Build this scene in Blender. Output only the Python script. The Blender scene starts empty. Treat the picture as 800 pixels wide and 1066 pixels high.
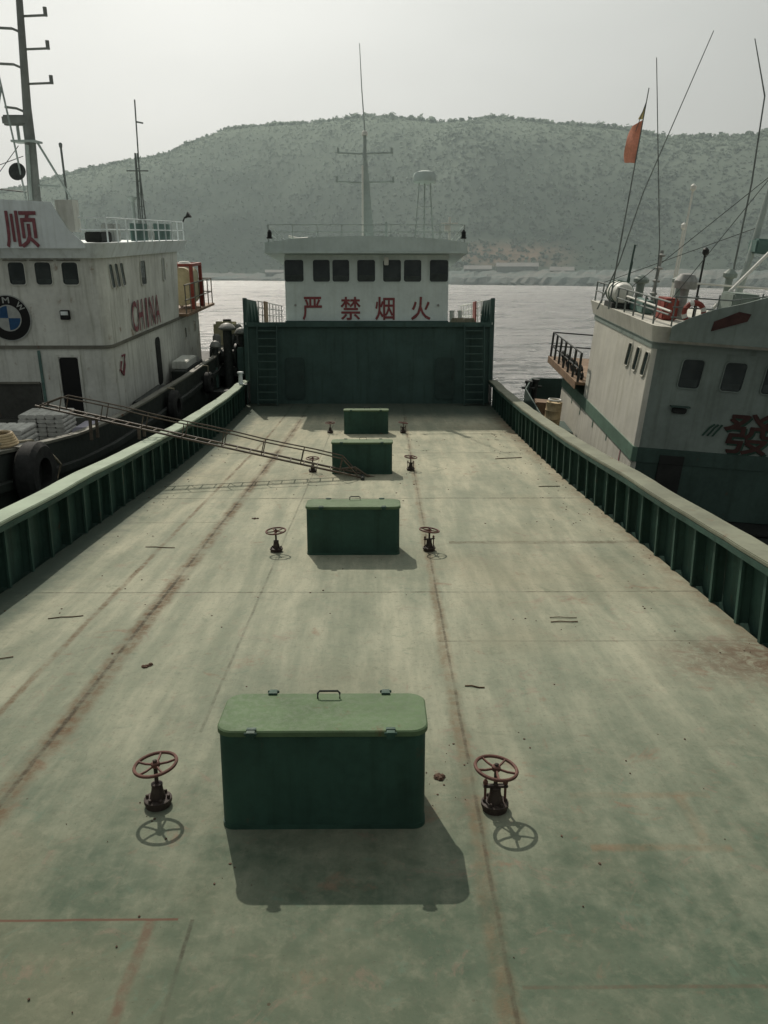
GLYPHS = {
    '严': [[[147,664],[183,602],[213,536],[232,478],[299,502],[279,560],[248,625],[210,686]],[[782,689],[754,625],[720,557],[685,498],[745,476],[859,665]],[[113,456],[113,292],[108,187],[84,76],[28,-28],[87,-81],[150,38],[180,169],[187,291],[187,389],[936,389],[936,456],[641,456],[641,718],[905,718],[905,784],[104,784],[104,718],[357,718],[357,456]],[[431,718],[566,718],[566,456],[431,456]]],
    '禁': [[[661,108],[737,51],[810,-11],[865,-66],[927,-25],[869,29],[795,89],[719,144]],[[180,389],[180,325],[835,325],[835,389]],[[248,142],[194,81],[127,26],[54,-20],[114,-67],[188,-15],[258,49],[318,120]],[[242,841],[242,739],[74,739],[74,676],[219,676],[166,600],[104,533],[37,483],[84,431],[140,478],[193,537],[242,605],[242,424],[312,424],[312,602],[427,507],[468,558],[312,666],[312,676],[451,676],[451,739],[312,739],[312,841]],[[65,245],[65,180],[466,180],[466,1],[464,-9],[458,-14],[446,-16],[311,-15],[336,-81],[406,-81],[460,-78],[499,-70],[525,-57],[538,-34],[542,0],[542,180],[938,180],[938,245]],[[676,841],[676,739],[498,739],[498,676],[649,676],[593,602],[525,537],[454,489],[500,437],[562,484],[622,545],[676,614],[676,424],[747,424],[747,610],[799,543],[855,484],[910,437],[958,489],[890,539],[824,604],[768,676],[924,676],[924,739],[747,739],[747,841]]],
    '烟': [[[83,637],[75,552],[61,466],[39,392],[95,369],[117,450],[132,542],[139,629]],[[344,665],[273,456],[320,434],[408,639]],[[192,835],[192,493],[183,309],[140,130],[39,-30],[92,-82],[160,6],[207,100],[237,200],[348,29],[402,85],[252,287],[262,493],[262,835]],[[635,693],[635,559],[635,522],[502,522],[502,459],[631,459],[612,344],[567,229],[483,120],[531,77],[597,157],[643,241],[672,327],[793,90],[847,121],[805,208],[748,311],[687,412],[692,459],[832,459],[832,522],[695,522],[695,558],[695,693]],[[409,795],[409,-81],[477,-81],[477,-21],[857,-21],[857,-73],[927,-73],[927,795]],[[477,47],[477,727],[857,727],[857,47]]],
    '火': [[[211,638],[182,538],[139,440],[83,357],[155,321],[211,408],[253,511],[284,616]],[[833,638],[794,542],[747,441],[698,353],[761,324],[812,409],[865,508],[913,607]],[[523,451],[520,450],[534,573],[539,700],[541,829],[459,829],[445,486],[341,189],[51,-20],[102,-81],[293,24],[419,160],[492,321],[586,143],[724,10],[912,-74],[962,-6],[753,85],[609,240]]],
    '顺': [[[367,807],[367,-53],[433,-53],[433,807]],[[232,732],[232,63],[291,63],[291,732]],[[92,804],[92,400],[88,243],[71,98],[30,-33],[83,-79],[131,65],[152,224],[156,400],[156,804]],[[513,628],[513,150],[581,150],[581,559],[846,559],[846,152],[917,152],[917,628],[717,628],[756,730],[955,730],[955,796],[486,796],[486,730],[676,730],[646,628]],[[679,488],[679,287],[666,178],[602,64],[451,-31],[498,-84],[599,-28],[669,35],[713,104],[784,43],[850,-21],[901,-79],[954,-31],[899,27],[828,92],[755,153],[723,127],[739,181],[746,235],[748,287],[748,488]]],
    '發': [[[511,540],[511,462],[504,412],[477,362],[417,316],[466,269],[534,327],[567,393],[575,460],[575,480],[712,480],[712,382],[717,334],[739,306],[785,298],[868,298],[920,302],[915,355],[867,352],[792,352],[782,354],[777,364],[776,382],[776,515],[920,453],[965,512],[904,531],[847,555],[793,583],[935,694],[880,733],[743,616],[670,677],[815,794],[760,833],[632,718],[603,756],[577,796],[555,838],[495,819],[557,711],[638,618],[735,540]],[[464,145],[622,52],[558,19],[489,-6],[417,-25],[450,-81],[531,-57],[609,-24],[680,16],[828,-82],[867,-33],[731,54],[783,106],[827,167],[861,236],[819,252],[807,250],[464,250],[464,195],[771,195],[743,156],[711,120],[674,88],[500,187]],[[112,679],[224,592],[161,553],[95,522],[28,497],[69,441],[180,489],[180,477],[347,477],[347,371],[148,371],[113,150],[344,150],[334,72],[323,24],[309,0],[272,-8],[143,-3],[165,-68],[299,-69],[325,-66],[346,-58],[365,-44],[386,-7],[402,64],[414,179],[417,208],[188,208],[203,312],[415,312],[415,537],[261,537],[345,604],[416,684],[470,777],[423,801],[411,798],[138,798],[138,736],[371,736],[343,699],[312,664],[276,631],[155,719]]],
    'C': [[[656,635],[570,667],[493,685],[422,691],[229,644],[97,517],[48,331],[87,179],[207,47],[416,-9],[513,-1],[593,20],[663,51],[663,158],[584,116],[504,90],[425,81],[281,114],[184,205],[149,340],[185,474],[281,567],[421,601],[498,593],[575,570],[656,530]]],
    'H': [[[653,682],[555,682],[555,385],[173,385],[173,682],[75,682],[75,0],[173,0],[173,297],[555,297],[555,0],[653,0]]],
    'I': [[[174,682],[76,682],[76,0],[174,0]]],
    'N': [[[706,682],[614,682],[614,154],[152,682],[74,682],[74,0],[166,0],[166,525],[622,0],[706,0]]],
    'A': [[[362,686],[293,686],[0,0],[100,0],[186,201],[476,201],[567,0],[667,0]],[[326,536],[436,289],[224,289]]],
    'B': [[[75,0],[309,0],[446,29],[520,97],[543,182],[523,265],[467,326],[379,360],[379,362],[438,397],[472,445],[483,508],[461,591],[393,656],[273,682],[75,682]],[[173,594],[263,594],[334,581],[371,546],[382,499],[366,438],[318,402],[238,390],[173,390]],[[173,302],[291,302],[376,288],[426,251],[442,196],[430,145],[385,105],[296,88],[173,88]]],
    'M': [[[709,682],[618,682],[391,402],[165,682],[73,682],[73,0],[171,0],[171,531],[173,531],[383,267],[399,267],[609,531],[611,531],[611,0],[709,0]]],
    'W': [[[1041,682],[944,682],[758,212],[568,682],[475,682],[286,212],[98,682],[0,682],[276,-6],[295,-6],[521,552],[745,-6],[764,-6]]],
}
HAZE_A, HAZE_B, HAZE_D = 12.2, 6.4, .0006
GANG = (-7.6, -.25, 1.76)
import bpy, bmesh, math, random
from mathutils import Vector, Matrix, noise as mnoise
random.seed(7)
PI = math.pi
R = math.radians
S = bpy.context.scene
COL = S.collection

# ------------------------------------------------------------------ frames
# our own vessel is trimmed by the stern: its deck falls away from the camera
TH = R(3.54)
CAM_H = 3.6            # eye height over our deck
SEA = 6.8              # eye height over the sea (z = 0 in the world)
SHIP = Matrix.Translation((0, 0, SEA)) @ Matrix.Rotation(-TH, 4, 'X') @ Matrix.Translation((0, 0, -CAM_H))
def frame(o, x, y, z):
    m = Matrix.Identity(4)
    for i, v in enumerate((x, y, z, o)):
        for j in range(3): m[j][i] = v[j]
    return m
LEFT = SHIP @ frame((-8.26, 25, 1.93), (1, -.0004, 0), (.0004, .99434, .10626), (0, -.10626, .99434))
RIGHT = SHIP @ frame((6.86, 21, .01), (.9965, -.03815, -.07445), (.04627, .9928, .11048), (.0697, -.11354, .99109))
WORLD = Matrix.Identity(4)

# ------------------------------------------------------------------ materials
class NT:
    def __init__(s, name):
        s.m = bpy.data.materials.new(name); s.m.use_nodes = True
        s.t = s.m.node_tree; s.t.nodes.clear()
        s.out = s.n('ShaderNodeOutputMaterial'); s.b = s.n('ShaderNodeBsdfPrincipled')
        s.l(s.b.outputs[0], s.out.inputs[0])
        s.co = s.n('ShaderNodeTexCoord').outputs['Object']
        rnd = s.n('ShaderNodeVectorMath', operation='SCALE'); rnd.inputs[0].default_value = (31, 17, 23); s.l(s.n('ShaderNodeObjectInfo').outputs['Random'], rnd.inputs['Scale'])
        av = s.n('ShaderNodeVectorMath', operation='ADD'); s.l(s.co, av.inputs[0]); s.l(rnd.outputs[0], av.inputs[1]); s.cn = av.outputs[0]
    def n(s, t, **k):
        n = s.t.nodes.new(t)
        for a, v in k.items(): setattr(n, a, v)
        return n
    def l(s, a, b): s.t.links.new(a, b)
    def put(s, sock, v):
        if hasattr(v, 'is_linked') or isinstance(v, bpy.types.NodeSocket): s.l(v, sock)
        elif isinstance(v, (tuple, list)): sock.default_value = tuple(v) + ((1,) if len(v) == 3 and len(sock.default_value) == 4 else ())
        else: sock.default_value = v
    def math(s, op, a, b=0.0, c=0.0, clamp=False):
        n = s.n('ShaderNodeMath', operation=op); n.use_clamp = clamp
        s.put(n.inputs[0], a); s.put(n.inputs[1], b); s.put(n.inputs[2], c)
        return n.outputs[0]
    def noise(s, scale, detail=5, rough=.6, vec=None, dist=0, stretch=None):
        v = vec or s.cn
        if stretch:
            mp = s.n('ShaderNodeMapping'); mp.inputs['Scale'].default_value = stretch
            s.l(v, mp.inputs[0]); v = mp.outputs[0]
        n = s.n('ShaderNodeTexNoise'); s.l(v, n.inputs['Vector'])
        n.inputs['Scale'].default_value = scale; n.inputs['Detail'].default_value = detail
        n.inputs['Roughness'].default_value = rough; n.inputs['Distortion'].default_value = dist
        return n.outputs['Fac']
    def ramp(s, f, a, b, lo=0., hi=1.):
        n = s.n('ShaderNodeMapRange', interpolation_type='SMOOTHSTEP')
        s.put(n.inputs[0], f); s.put(n.inputs[1], a); s.put(n.inputs[2], b); s.put(n.inputs[3], lo); s.put(n.inputs[4], hi)
        return n.outputs[0]
    def mix(s, f, a, b, mode='MIX'):
        n = s.n('ShaderNodeMix', data_type='RGBA', blend_type=mode)
        s.put(n.inputs[0], f); s.put(n.inputs[6], a); s.put(n.inputs[7], b)
        return n.outputs[2]
    def bump(s, h, strength=.3, dist=.02):
        n = s.n('ShaderNodeBump'); n.inputs['Strength'].default_value = strength; n.inputs['Distance'].default_value = dist
        s.put(n.inputs['Height'], h); s.l(n.outputs[0], s.b.inputs['Normal'])
    def xyz(s):
        n = s.n('ShaderNodeSeparateXYZ'); s.l(s.co, n.inputs[0]); return n.outputs
RUST = (.11, .045, .022)
def paint(name, base, rough=.55, var=.22, scale=2.2, rust=.0, rust_col=RUST, streak=.0, metal=0., bump=.15, grime=.35, spec=.2):
    t = NT(name)
    n1 = t.noise(scale, 6, .62); n2 = t.noise(scale * 9, 4, .6)
    f = t.math('ADD', t.math('MULTIPLY', n1, .7), t.math('MULTIPLY', n2, .3))
    f = t.ramp(f, .3, .7)
    lo = tuple(c * (1 - var) for c in base); hi = tuple(min(1, c * (1 + var)) for c in base)
    c = t.mix(f, lo, hi)
    if streak:
        sk = t.ramp(t.noise(1., 4, .6, stretch=(5, 5, .35)), .46, .75)
        sk = t.math('MULTIPLY', sk, streak)
        c = t.mix(sk, c, tuple(x * grime for x in base[:2]) + (base[2] * grime * .8,))
    if rust:
        rn = t.math('ADD', t.math('MULTIPLY', t.noise(1.7, 8, .7, dist=.4), .6), t.math('MULTIPLY', t.noise(1., 5, .65, stretch=(4, 4, .5)), .4))
        rm = t.ramp(rn, .66 - rust * .28, .74 - rust * .22)
        c = t.mix(t.math('MULTIPLY', rm, .8), c, rust_col)
    t.put(t.b.inputs['Base Color'], c)
    t.put(t.b.inputs['Roughness'], t.ramp(n2, .3, .7, rough - .08, rough + .1))
    t.b.inputs['Metallic'].default_value = metal
    t.b.inputs['Specular IOR Level'].default_value = spec
    if bump: t.bump(t.math('ADD', n2, t.math('MULTIPLY', n1, 2.)), bump, .01)
    return t.m
M = {}
M['hatch'] = paint('hatch_green', (.030, .070, .052), .6, .25, 1.6, .24, streak=.4)
M['lid'] = paint('lid_green', (.086, .132, .068), .72, .2, 2.6, .3, bump=.2)
M['gasket'] = paint('gasket', (.02, .024, .02), .8)
M['bulwark'] = paint('bulwark_green', (.036, .076, .060), .65, .3, 1.2, .22, streak=.5)
M['rail'] = paint('rail_pale_green', (.265, .325, .245), .75, .18, 1.1, .14, (.17, .11, .06))
M['rail_worn'] = paint('rail_grey_green', (.165, .175, .128), .75, .28, .9, .38, (.15, .10, .06))
M['poop'] = paint('poop_green', (.050, .090, .080), .65, .2, .8, .14, streak=.4)
M['poop_trim'] = paint('trim_pale_green', (.075, .12, .105), .55, .2)
M['poop_dark'] = paint('dark_green', (.034, .060, .053), .6, .2)
M['white'] = paint('house_white', (.53, .60, .575), .6, .10, .9, .06, streak=.2, grime=.5)
M['roofgrey'] = paint('roof_grey', (.43, .50, .475), .6, .12, .8, .06, streak=.2, grime=.5)
M['mast'] = paint('mast_grey', (.33, .38, .355), .5, .15)
M['red'] = paint('letter_red', (.20, .058, .060), .6, .25, 4, .25, (.40, .43, .41))
M['valve'] = paint('rusty_red', (.115, .055, .042), .65, .35, 12, .3)
M['valve_dark'] = paint('dark_iron', (.045, .034, .028), .6, .4, 14, .3)
M['pole'] = paint('pole_grey', (.15, .17, .16), .7, .25)
M['iron'] = paint('black_iron', (.04, .045, .042), .6, .4, 9, .1)
M['steel'] = paint('bare_steel', (.24, .245, .23), .5, .25, 6, .1)
M['gang'] = paint('gangway_steel', (.10, .082, .062), .55, .4, 6, .4, (.12, .06, .03))
M['lwhite'] = paint('left_white', (.57, .585, .535), .65, .16, .8, .36, (.19, .12, .065), streak=.5)
M['lvisor'] = paint('left_visor', (.66, .72, .72), .65, .10, .8, .12, (.17, .12, .07), streak=.3)
M['lhull'] = paint('left_hull', (.030, .036, .032), .6, .35, .7, .24, (.05, .03, .02), streak=.3)
M['gunwale'] = paint('left_gunwale', (.14, .14, .115), .65, .3, 1.3, .35)
M['lred'] = paint('faded_red', (.21, .078, .088), .65, .3, 5, .32, (.42, .43, .40))
M['ldeck'] = paint('left_deck', (.06, .062, .055), .7, .4, 1, .3)
M['lgreen'] = paint('left_green', (.10, .17, .15), .6, .25, 2, .15)
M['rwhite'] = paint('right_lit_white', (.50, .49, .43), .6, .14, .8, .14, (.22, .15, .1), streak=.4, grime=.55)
M['rfront'] = paint('right_front_dimmed', (.19, .23, .205), .65, .18, .8, .12, streak=.35)  # vignette dimming of the front put into its colour, unlike the lit side
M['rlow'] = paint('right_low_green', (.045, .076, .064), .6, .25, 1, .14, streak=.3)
M['rstripe'] = paint('right_stripe', (.10, .165, .125), .6, .2, 2, .16)
M['rdark'] = paint('right_dark', (.022, .024, .022), .6, .3, 2)
M['rchar'] = paint('char_maroon', (.055, .026, .022), .6, .3, 5)
M['rchar2'] = paint('char_green', (.024, .06, .042), .6, .3, 5)
M['wood'] = paint('worn_board', (.20, .135, .085), .7, .3, 3)
M['cream'] = paint('cream_tank', (.44, .41, .27), .5, .2, 2, .2)
M['redframe'] = paint('red_frame', (.22, .055, .042), .6, .25, 4)
M['black'] = paint('black', (.012, .013, .013), .5, .2)
M['blue'] = paint('emblem_blue', (.02, .07, .16), .5, .25, 5)
M['emwhite'] = paint('emblem_white', (.34, .36, .34), .6, .2, 5)
M['sack'] = paint('white_sack', (.52, .52, .48), .85, .25, 4)
M['bundle'] = paint('lilac_wrap', (.40, .38, .44), .7, .2, 5)
M['rubber'] = paint('rubber', (.026, .027, .026), .8, .4, 6, bump=.5)
M['rope'] = paint('rope', (.30, .27, .20), .9, .3, 30, bump=.6)
M['twig'] = paint('twig', (.10, .062, .035), .85, .35, 20)
M['flake'] = paint('rust_flake', (.075, .045, .03), .85, .4, 20)
M['flag'] = paint('faded_flag', (.74, .32, .22), .85, .25, 2)
M['flagtop'] = paint('flag_yellow', (.62, .50, .22), .85, .2, 2)
M['drum'] = paint('drum_cream', (.42, .33, .20), .6, .3, 4, .4)
M['stripe_white'] = paint('canister_white', (.6, .6, .55), .5, .1)
def glass():
    t = NT('dark_glass')
    t.put(t.b.inputs['Base Color'], t.mix(t.ramp(t.noise(1.2, 3), .35, .7), (.014, .022, .022), (.034, .046, .044)))
    t.put(t.b.inputs['Roughness'], .12)
    t.b.inputs['Specular IOR Level'].default_value = .3
    return t.m
M['glass'] = glass()
M['sillboard'] = paint('dim_sill', (.045, .056, .053), .5, .3, 3)

def deck_material():
    t = NT('deck_paint'); x, y, z = t.xyz()
    n1 = t.noise(.55, 8, .65, dist=.3); n2 = t.noise(3.2, 8, .68); n3 = t.noise(24, 5, .7); n4 = t.noise(.23, 4, .55)
    nl = t.noise(1., 7, .66, stretch=(2.6, .35, 1))           # drawn out along the deck
    # dust: little at the bow end, heavier farther aft
    d = t.math('ADD', t.ramp(y, 3.0, 8.2, -.46, .50), t.math('MULTIPLY', t.math('SUBTRACT', n1, .5), .8))
    d = t.math('ADD', d, t.math('MULTIPLY', t.math('SUBTRACT', n2, .5), .55))
    d = t.math('ADD', d, t.math('MULTIPLY', t.math('SUBTRACT', nl, .5), .8))
    d = t.math('ADD', d, .34, clamp=True)
    far = t.ramp(y, 7., 24.)
    green = t.mix(t.ramp(n2, .35, .68), (.062, .090, .062), (.104, .128, .092))
    dust = t.mix(t.ramp(nl, .35, .7), t.mix(far, (.222, .240, .180), (.308, .315, .236)), t.mix(far, (.322, .325, .245), (.395, .378, .278)))
    c = t.mix(d, green, dust)
    # large warm and pale cleaned patches
    c = t.mix(t.ramp(n4, .52, .72, 0, .35), c, (.22, .195, .13))
    c = t.mix(t.ramp(t.noise(1.3, 7, .7, dist=.8), .6, .7, 0, .5), c, (.13, .155, .11))
    pr = t.math('MULTIPLY', t.ramp(t.noise(2.1, 7, .7, dist=.5), .60, .72), .55)
    c = t.mix(pr, c, (.19, .115, .08))
    # scuffs, tints and stains at hand size
    m1 = t.noise(8.5, 7, .74, dist=.4); m2 = t.noise(5.2, 8, .74, dist=1.2); m3 = t.noise(1., 8, .72, stretch=(16, 2.4, 1)); m4 = t.noise(1., 7, .72, stretch=(2.2, 13, 1))
    c = t.mix(t.ramp(m1, .46, .72, 0, .34), c, t.mix(.5, c, (.34, .315, .235)))
    c = t.mix(t.ramp(m2, .55, .76, 0, .36), c, (.085, .098, .070))
    c = t.mix(t.ramp(m3, .57, .74, 0, .3), c, (.14, .125, .09))
    c = t.mix(t.ramp(m4, .60, .76, 0, .28), c, (.115, .12, .085))
    c = t.mix(t.ramp(t.noise(1.9, 8, .76, dist=1.6), .565, .66, 0, .34), c, (.215, .145, .115))
    c = t.mix(t.ramp(t.noise(2.7, 8, .76, dist=2.2), .575, .66, 0, .36), c, (.10, .155, .115))
    # fine grit
    c = t.mix(t.ramp(n3, .52, .76, 0, .5), c, (.10, .10, .075))
    c = t.mix(t.ramp(t.noise(55, 3, .7), .62, .75, 0, .55), c, (.05, .042, .03))
    vor = t.n('ShaderNodeTexVoronoi'); vor.inputs['Scale'].default_value = 2.6; t.l(t.co, vor.inputs['Vector'])
    sp = t.math('MULTIPLY', t.math('LESS_THAN', vor.outputs['Distance'], .028), t.ramp(n1, .45, .55))
    c = t.mix(t.math('MULTIPLY', sp, .75), c, (.06, .042, .028))
    wob = t.math('MULTIPLY', t.math('SUBTRACT', t.noise(1.1, 4, .6), .5), .16)
    wob2 = t.math('MULTIPLY', t.math('SUBTRACT', t.noise(7., 4, .7), .5), .07)
    w = t.math('ADD', wob, wob2)
    brk = t.math('MULTIPLY', t.ramp(t.noise(1.6, 6, .75), .36, .58), t.ramp(t.noise(9., 6, .8), .36, .60, .25, 1.))
    hs = []
    def line(axis, pos, width, col, amt, lo=None, hi=None, broken=True, slope=0.):
        nonlocal c
        a, o = (x, y) if axis == 'x' else (y, x)
        p = t.math('SUBTRACT', a, pos)
        if slope: p = t.math('SUBTRACT', p, t.math('MULTIPLY', o, slope))
        dd = t.math('ABSOLUTE', t.math('ADD', p, t.math('MULTIPLY', w, min(1., width * 8))))
        k = t.ramp(dd, width * .25, width, 1, 0)
        if lo is not None:
            k = t.math('MULTIPLY', k, t.math('MULTIPLY', t.math('GREATER_THAN', o, lo), t.math('LESS_THAN', o, hi)))
        if broken: k = t.math('MULTIPLY', k, t.math('MULTIPLY_ADD', brk, .82, .18))
        hs.append(k)
        c = t.mix(t.math('MULTIPLY', k, min(1., amt * 1.5)), c, tuple(q * .72 for q in col))
    BR = (.165, .112, .068); RD = (.15, .065, .045); DK = (.06, .055, .04)
    line('x', -2.90, .17, BR, .65); line('x', -2.92, .035, DK, .6)
    line('x', -3.62, .06, BR, .6); line('x', .66, .10, (.20, .135, .08), .42, slope=.012); line('x', .70, .022, DK, .42, slope=.010)
    line('x', -1.42, .05, (.16, .10, .07), .5, -9, 4.19); line('x', -1.16, .02, DK, .55, -9, 4.19)
    line('x', -1.62, .025, DK, .35, 6.5, 30)
    line('y', 4.19, .016, RD, .5, -9, -1.25, False); line('y', 3.66, .02, RD, .32, .8, 9)
    line('y', 10.35, .03, DK, .5); line('y', 16.4, .05, DK, .55); line('y', 22.5, .07, DK, .5); line('y', 12.9, .14, (.12, .10, .065), .5, 1.2, 9)
    line('y', 8.6, .02, DK, .4, .7, 9); line('y', 14.3, .03, DK, .4, -9, -3)
    line('y', 4.86, .06, (.24, .13, .07), .28, 1.5, 2.5); line('y', 5.5, .06, (.24, .13, .07), .2, 1.5, 2.6); line('x', 2.35, .07, (.24, .13, .07), .26, 4.9, 5.5)
    # dirt along the bulwark foot
    e1 = t.ramp(t.math('ADD', x, t.math('MULTIPLY', t.math('SUBTRACT', n2, .5), 1.2)), 4.0, 4.75)
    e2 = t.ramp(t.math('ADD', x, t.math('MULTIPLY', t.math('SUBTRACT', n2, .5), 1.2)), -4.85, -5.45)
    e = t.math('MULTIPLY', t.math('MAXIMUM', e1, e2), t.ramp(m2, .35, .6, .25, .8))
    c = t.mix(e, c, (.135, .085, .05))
    foot_shade = t.math('MAXIMUM', t.ramp(t.math('ADD', y, t.math('MULTIPLY', n2, 1.5)), 29.4, 32.4), t.ramp(t.math('ADD', x, t.math('MULTIPLY', n2, .5)), -4.10, -4.75))  # deckhouse and left bulwark shade, painted into the deck colour
    c = t.mix(t.math('MULTIPLY', foot_shade, .88), c, (.045, .068, .056))
    # brown wash near the right bulwark
    bx = t.math('MULTIPLY', t.ramp(x, 2.6, 4.2), t.math('MULTIPLY', t.ramp(y, 7.2, 7.9), t.ramp(y, 8.2, 9.0, 1, 0)))
    c = t.mix(t.math('MULTIPLY', t.math('MULTIPLY', bx, t.ramp(m2, .3, .6)), .8), c, (.10, .062, .042))
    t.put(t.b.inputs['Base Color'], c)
    t.put(t.b.inputs['Roughness'], t.ramp(n2, .3, .7, .8, .95))
    t.b.inputs['Specular IOR Level'].default_value = .12
    h = t.math('ADD', t.math('MULTIPLY', n3, .5), n2)
    for k in hs[:5]: h = t.math('ADD', h, t.math('MULTIPLY', k, .8))
    t.bump(h, .35, .012)
    return t.m
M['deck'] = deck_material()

def water_material():
    t = NT('harbour_water')
    n1 = t.noise(.55, 6, .62, stretch=(1, 1.6, 1)); n2 = t.noise(2.6, 4, .6, stretch=(1, 1.5, 1)); n3 = t.noise(.035, 4, .6, stretch=(1, 2.4, 1))
    t.put(t.b.inputs['Base Color'], t.mix(n3, (.035, .042, .036), (.05, .058, .05)))
    ng = t.noise(.42, 5, .7, stretch=(.5, 1.6, 1)); t.put(t.b.inputs['Roughness'], t.math('ADD', t.ramp(n3, .3, .7, -.05, .05), t.ramp(ng, .46, .56, .26, .62)))
    t.b.inputs['IOR'].default_value = 3.0
    t.bump(t.math('ADD', t.math('MULTIPLY', n1, 1.), t.math('MULTIPLY', n2, .45)), 1., 1.6)
    return t.m
M['water'] = water_material()
def hill_material():
    t = NT('hazy_hillside'); x, y, z = t.xyz()
    n1 = t.noise(.010, 6, .6, dist=.6); n2 = t.noise(.06, 6, .7)
    v = t.n('ShaderNodeTexVoronoi', feature='SMOOTH_F1'); v.inputs['Scale'].default_value = .13; v.inputs['Smoothness'].default_value = .6; t.l(t.co, v.inputs['Vector'])
    v2 = t.n('ShaderNodeTexVoronoi', feature='SMOOTH_F1'); v2.inputs['Scale'].default_value = .31; v2.inputs['Smoothness'].default_value = .5; t.l(t.co, v2.inputs['Vector'])
    cr = t.math('SUBTRACT', 1., t.math('ADD', t.math('MULTIPLY', v.outputs['Distance'], .7), t.math('MULTIPLY', v2.outputs['Distance'], .35)))
    f = t.ramp(t.math('ADD', t.math('MULTIPLY', n1, .65), t.math('MULTIPLY', n2, .35)), .36, .62)
    g = t.math('ADD', t.math('MULTIPLY', f, .75), t.math('MULTIPLY', t.ramp(cr, .3, .75), .25))
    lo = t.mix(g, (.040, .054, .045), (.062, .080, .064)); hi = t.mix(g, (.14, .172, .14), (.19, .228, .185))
    c = t.mix(t.ramp(t.math('ADD', z, t.math('MULTIPLY', n1, 40.)), 30., 165.), lo, hi)  # paler with height: haze put into the slope colour
    # bare reddish cut above the far bank
    rm = t.math('MULTIPLY', t.math('MULTIPLY', t.ramp(x, 35., 60.), t.ramp(x, 95., 130., 1, 0)), t.math('MULTIPLY', t.ramp(z, 8., 14.), t.ramp(z, 18., 30., 1, 0)))
    c = t.mix(t.math('MULTIPLY', rm, t.ramp(n2, .35, .6, .2, .75)), c, (.22, .15, .11))
    t.put(t.b.inputs['Base Color'], c); t.put(t.b.inputs['Roughness'], 1.); t.b.inputs['Specular IOR Level'].default_value = 0
    t.bump(t.math('ADD', cr, t.math('MULTIPLY', n2, .8)), .10, 3.5)
    return t.m
M['hill'] = hill_material()
def forest_material():
    t = NT('hazy_forest'); x, y, z = t.xyz()
    n1 = t.noise(.05, 6, .65)
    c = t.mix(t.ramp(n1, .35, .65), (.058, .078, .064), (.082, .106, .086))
    c = t.mix(t.ramp(z, 20., 150.), c, t.mix(n1, (.165, .205, .17), (.195, .24, .2)))  # upper woods paled as well, haze painted into the leaf colour
    t.put(t.b.inputs['Base Color'], c); t.put(t.b.inputs['Roughness'], 1.); t.b.inputs['Specular IOR Level'].default_value = 0
    tr = t.n('ShaderNodeBsdfTranslucent'); t.put(tr.inputs[0], c); mx = t.n('ShaderNodeMixShader'); mx.inputs[0].default_value = .55
    t.l(t.b.outputs[0], mx.inputs[1]); t.l(tr.outputs[0], mx.inputs[2]); t.l(mx.outputs[0], t.out.inputs[0])
    return t.m
M['forest'] = forest_material()
def shore_material():
    t = NT('rocky_shore'); x, y, z = t.xyz()
    n1 = t.noise(.05, 6, .7); n2 = t.noise(.3, 6, .7)
    c = t.mix(t.ramp(n1, .4, .62), (.12, .145, .138), (.165, .165, .155))
    c = t.mix(t.ramp(n2, .55, .7, 0, .6), c, (.2, .205, .195))
    c = t.mix(t.ramp(z, .6, 2.2, .7, 0), c, (.07, .075, .07))
    t.put(t.b.inputs['Base Color'], c); t.put(t.b.inputs['Roughness'], 1.); t.b.inputs['Specular IOR Level'].default_value = 0
    t.bump(n2, .6, 1.5)
    return t.m
M['shore'] = shore_material()
M['farwall'] = paint('far_plaster', (.19, .195, .185), .9, .2, .1)
M['farroof'] = paint('far_roof', (.165, .16, .152), .9, .2, .1)
M['farwin'] = paint('far_window', (.135, .145, .142), .8, .1, .1)

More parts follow.
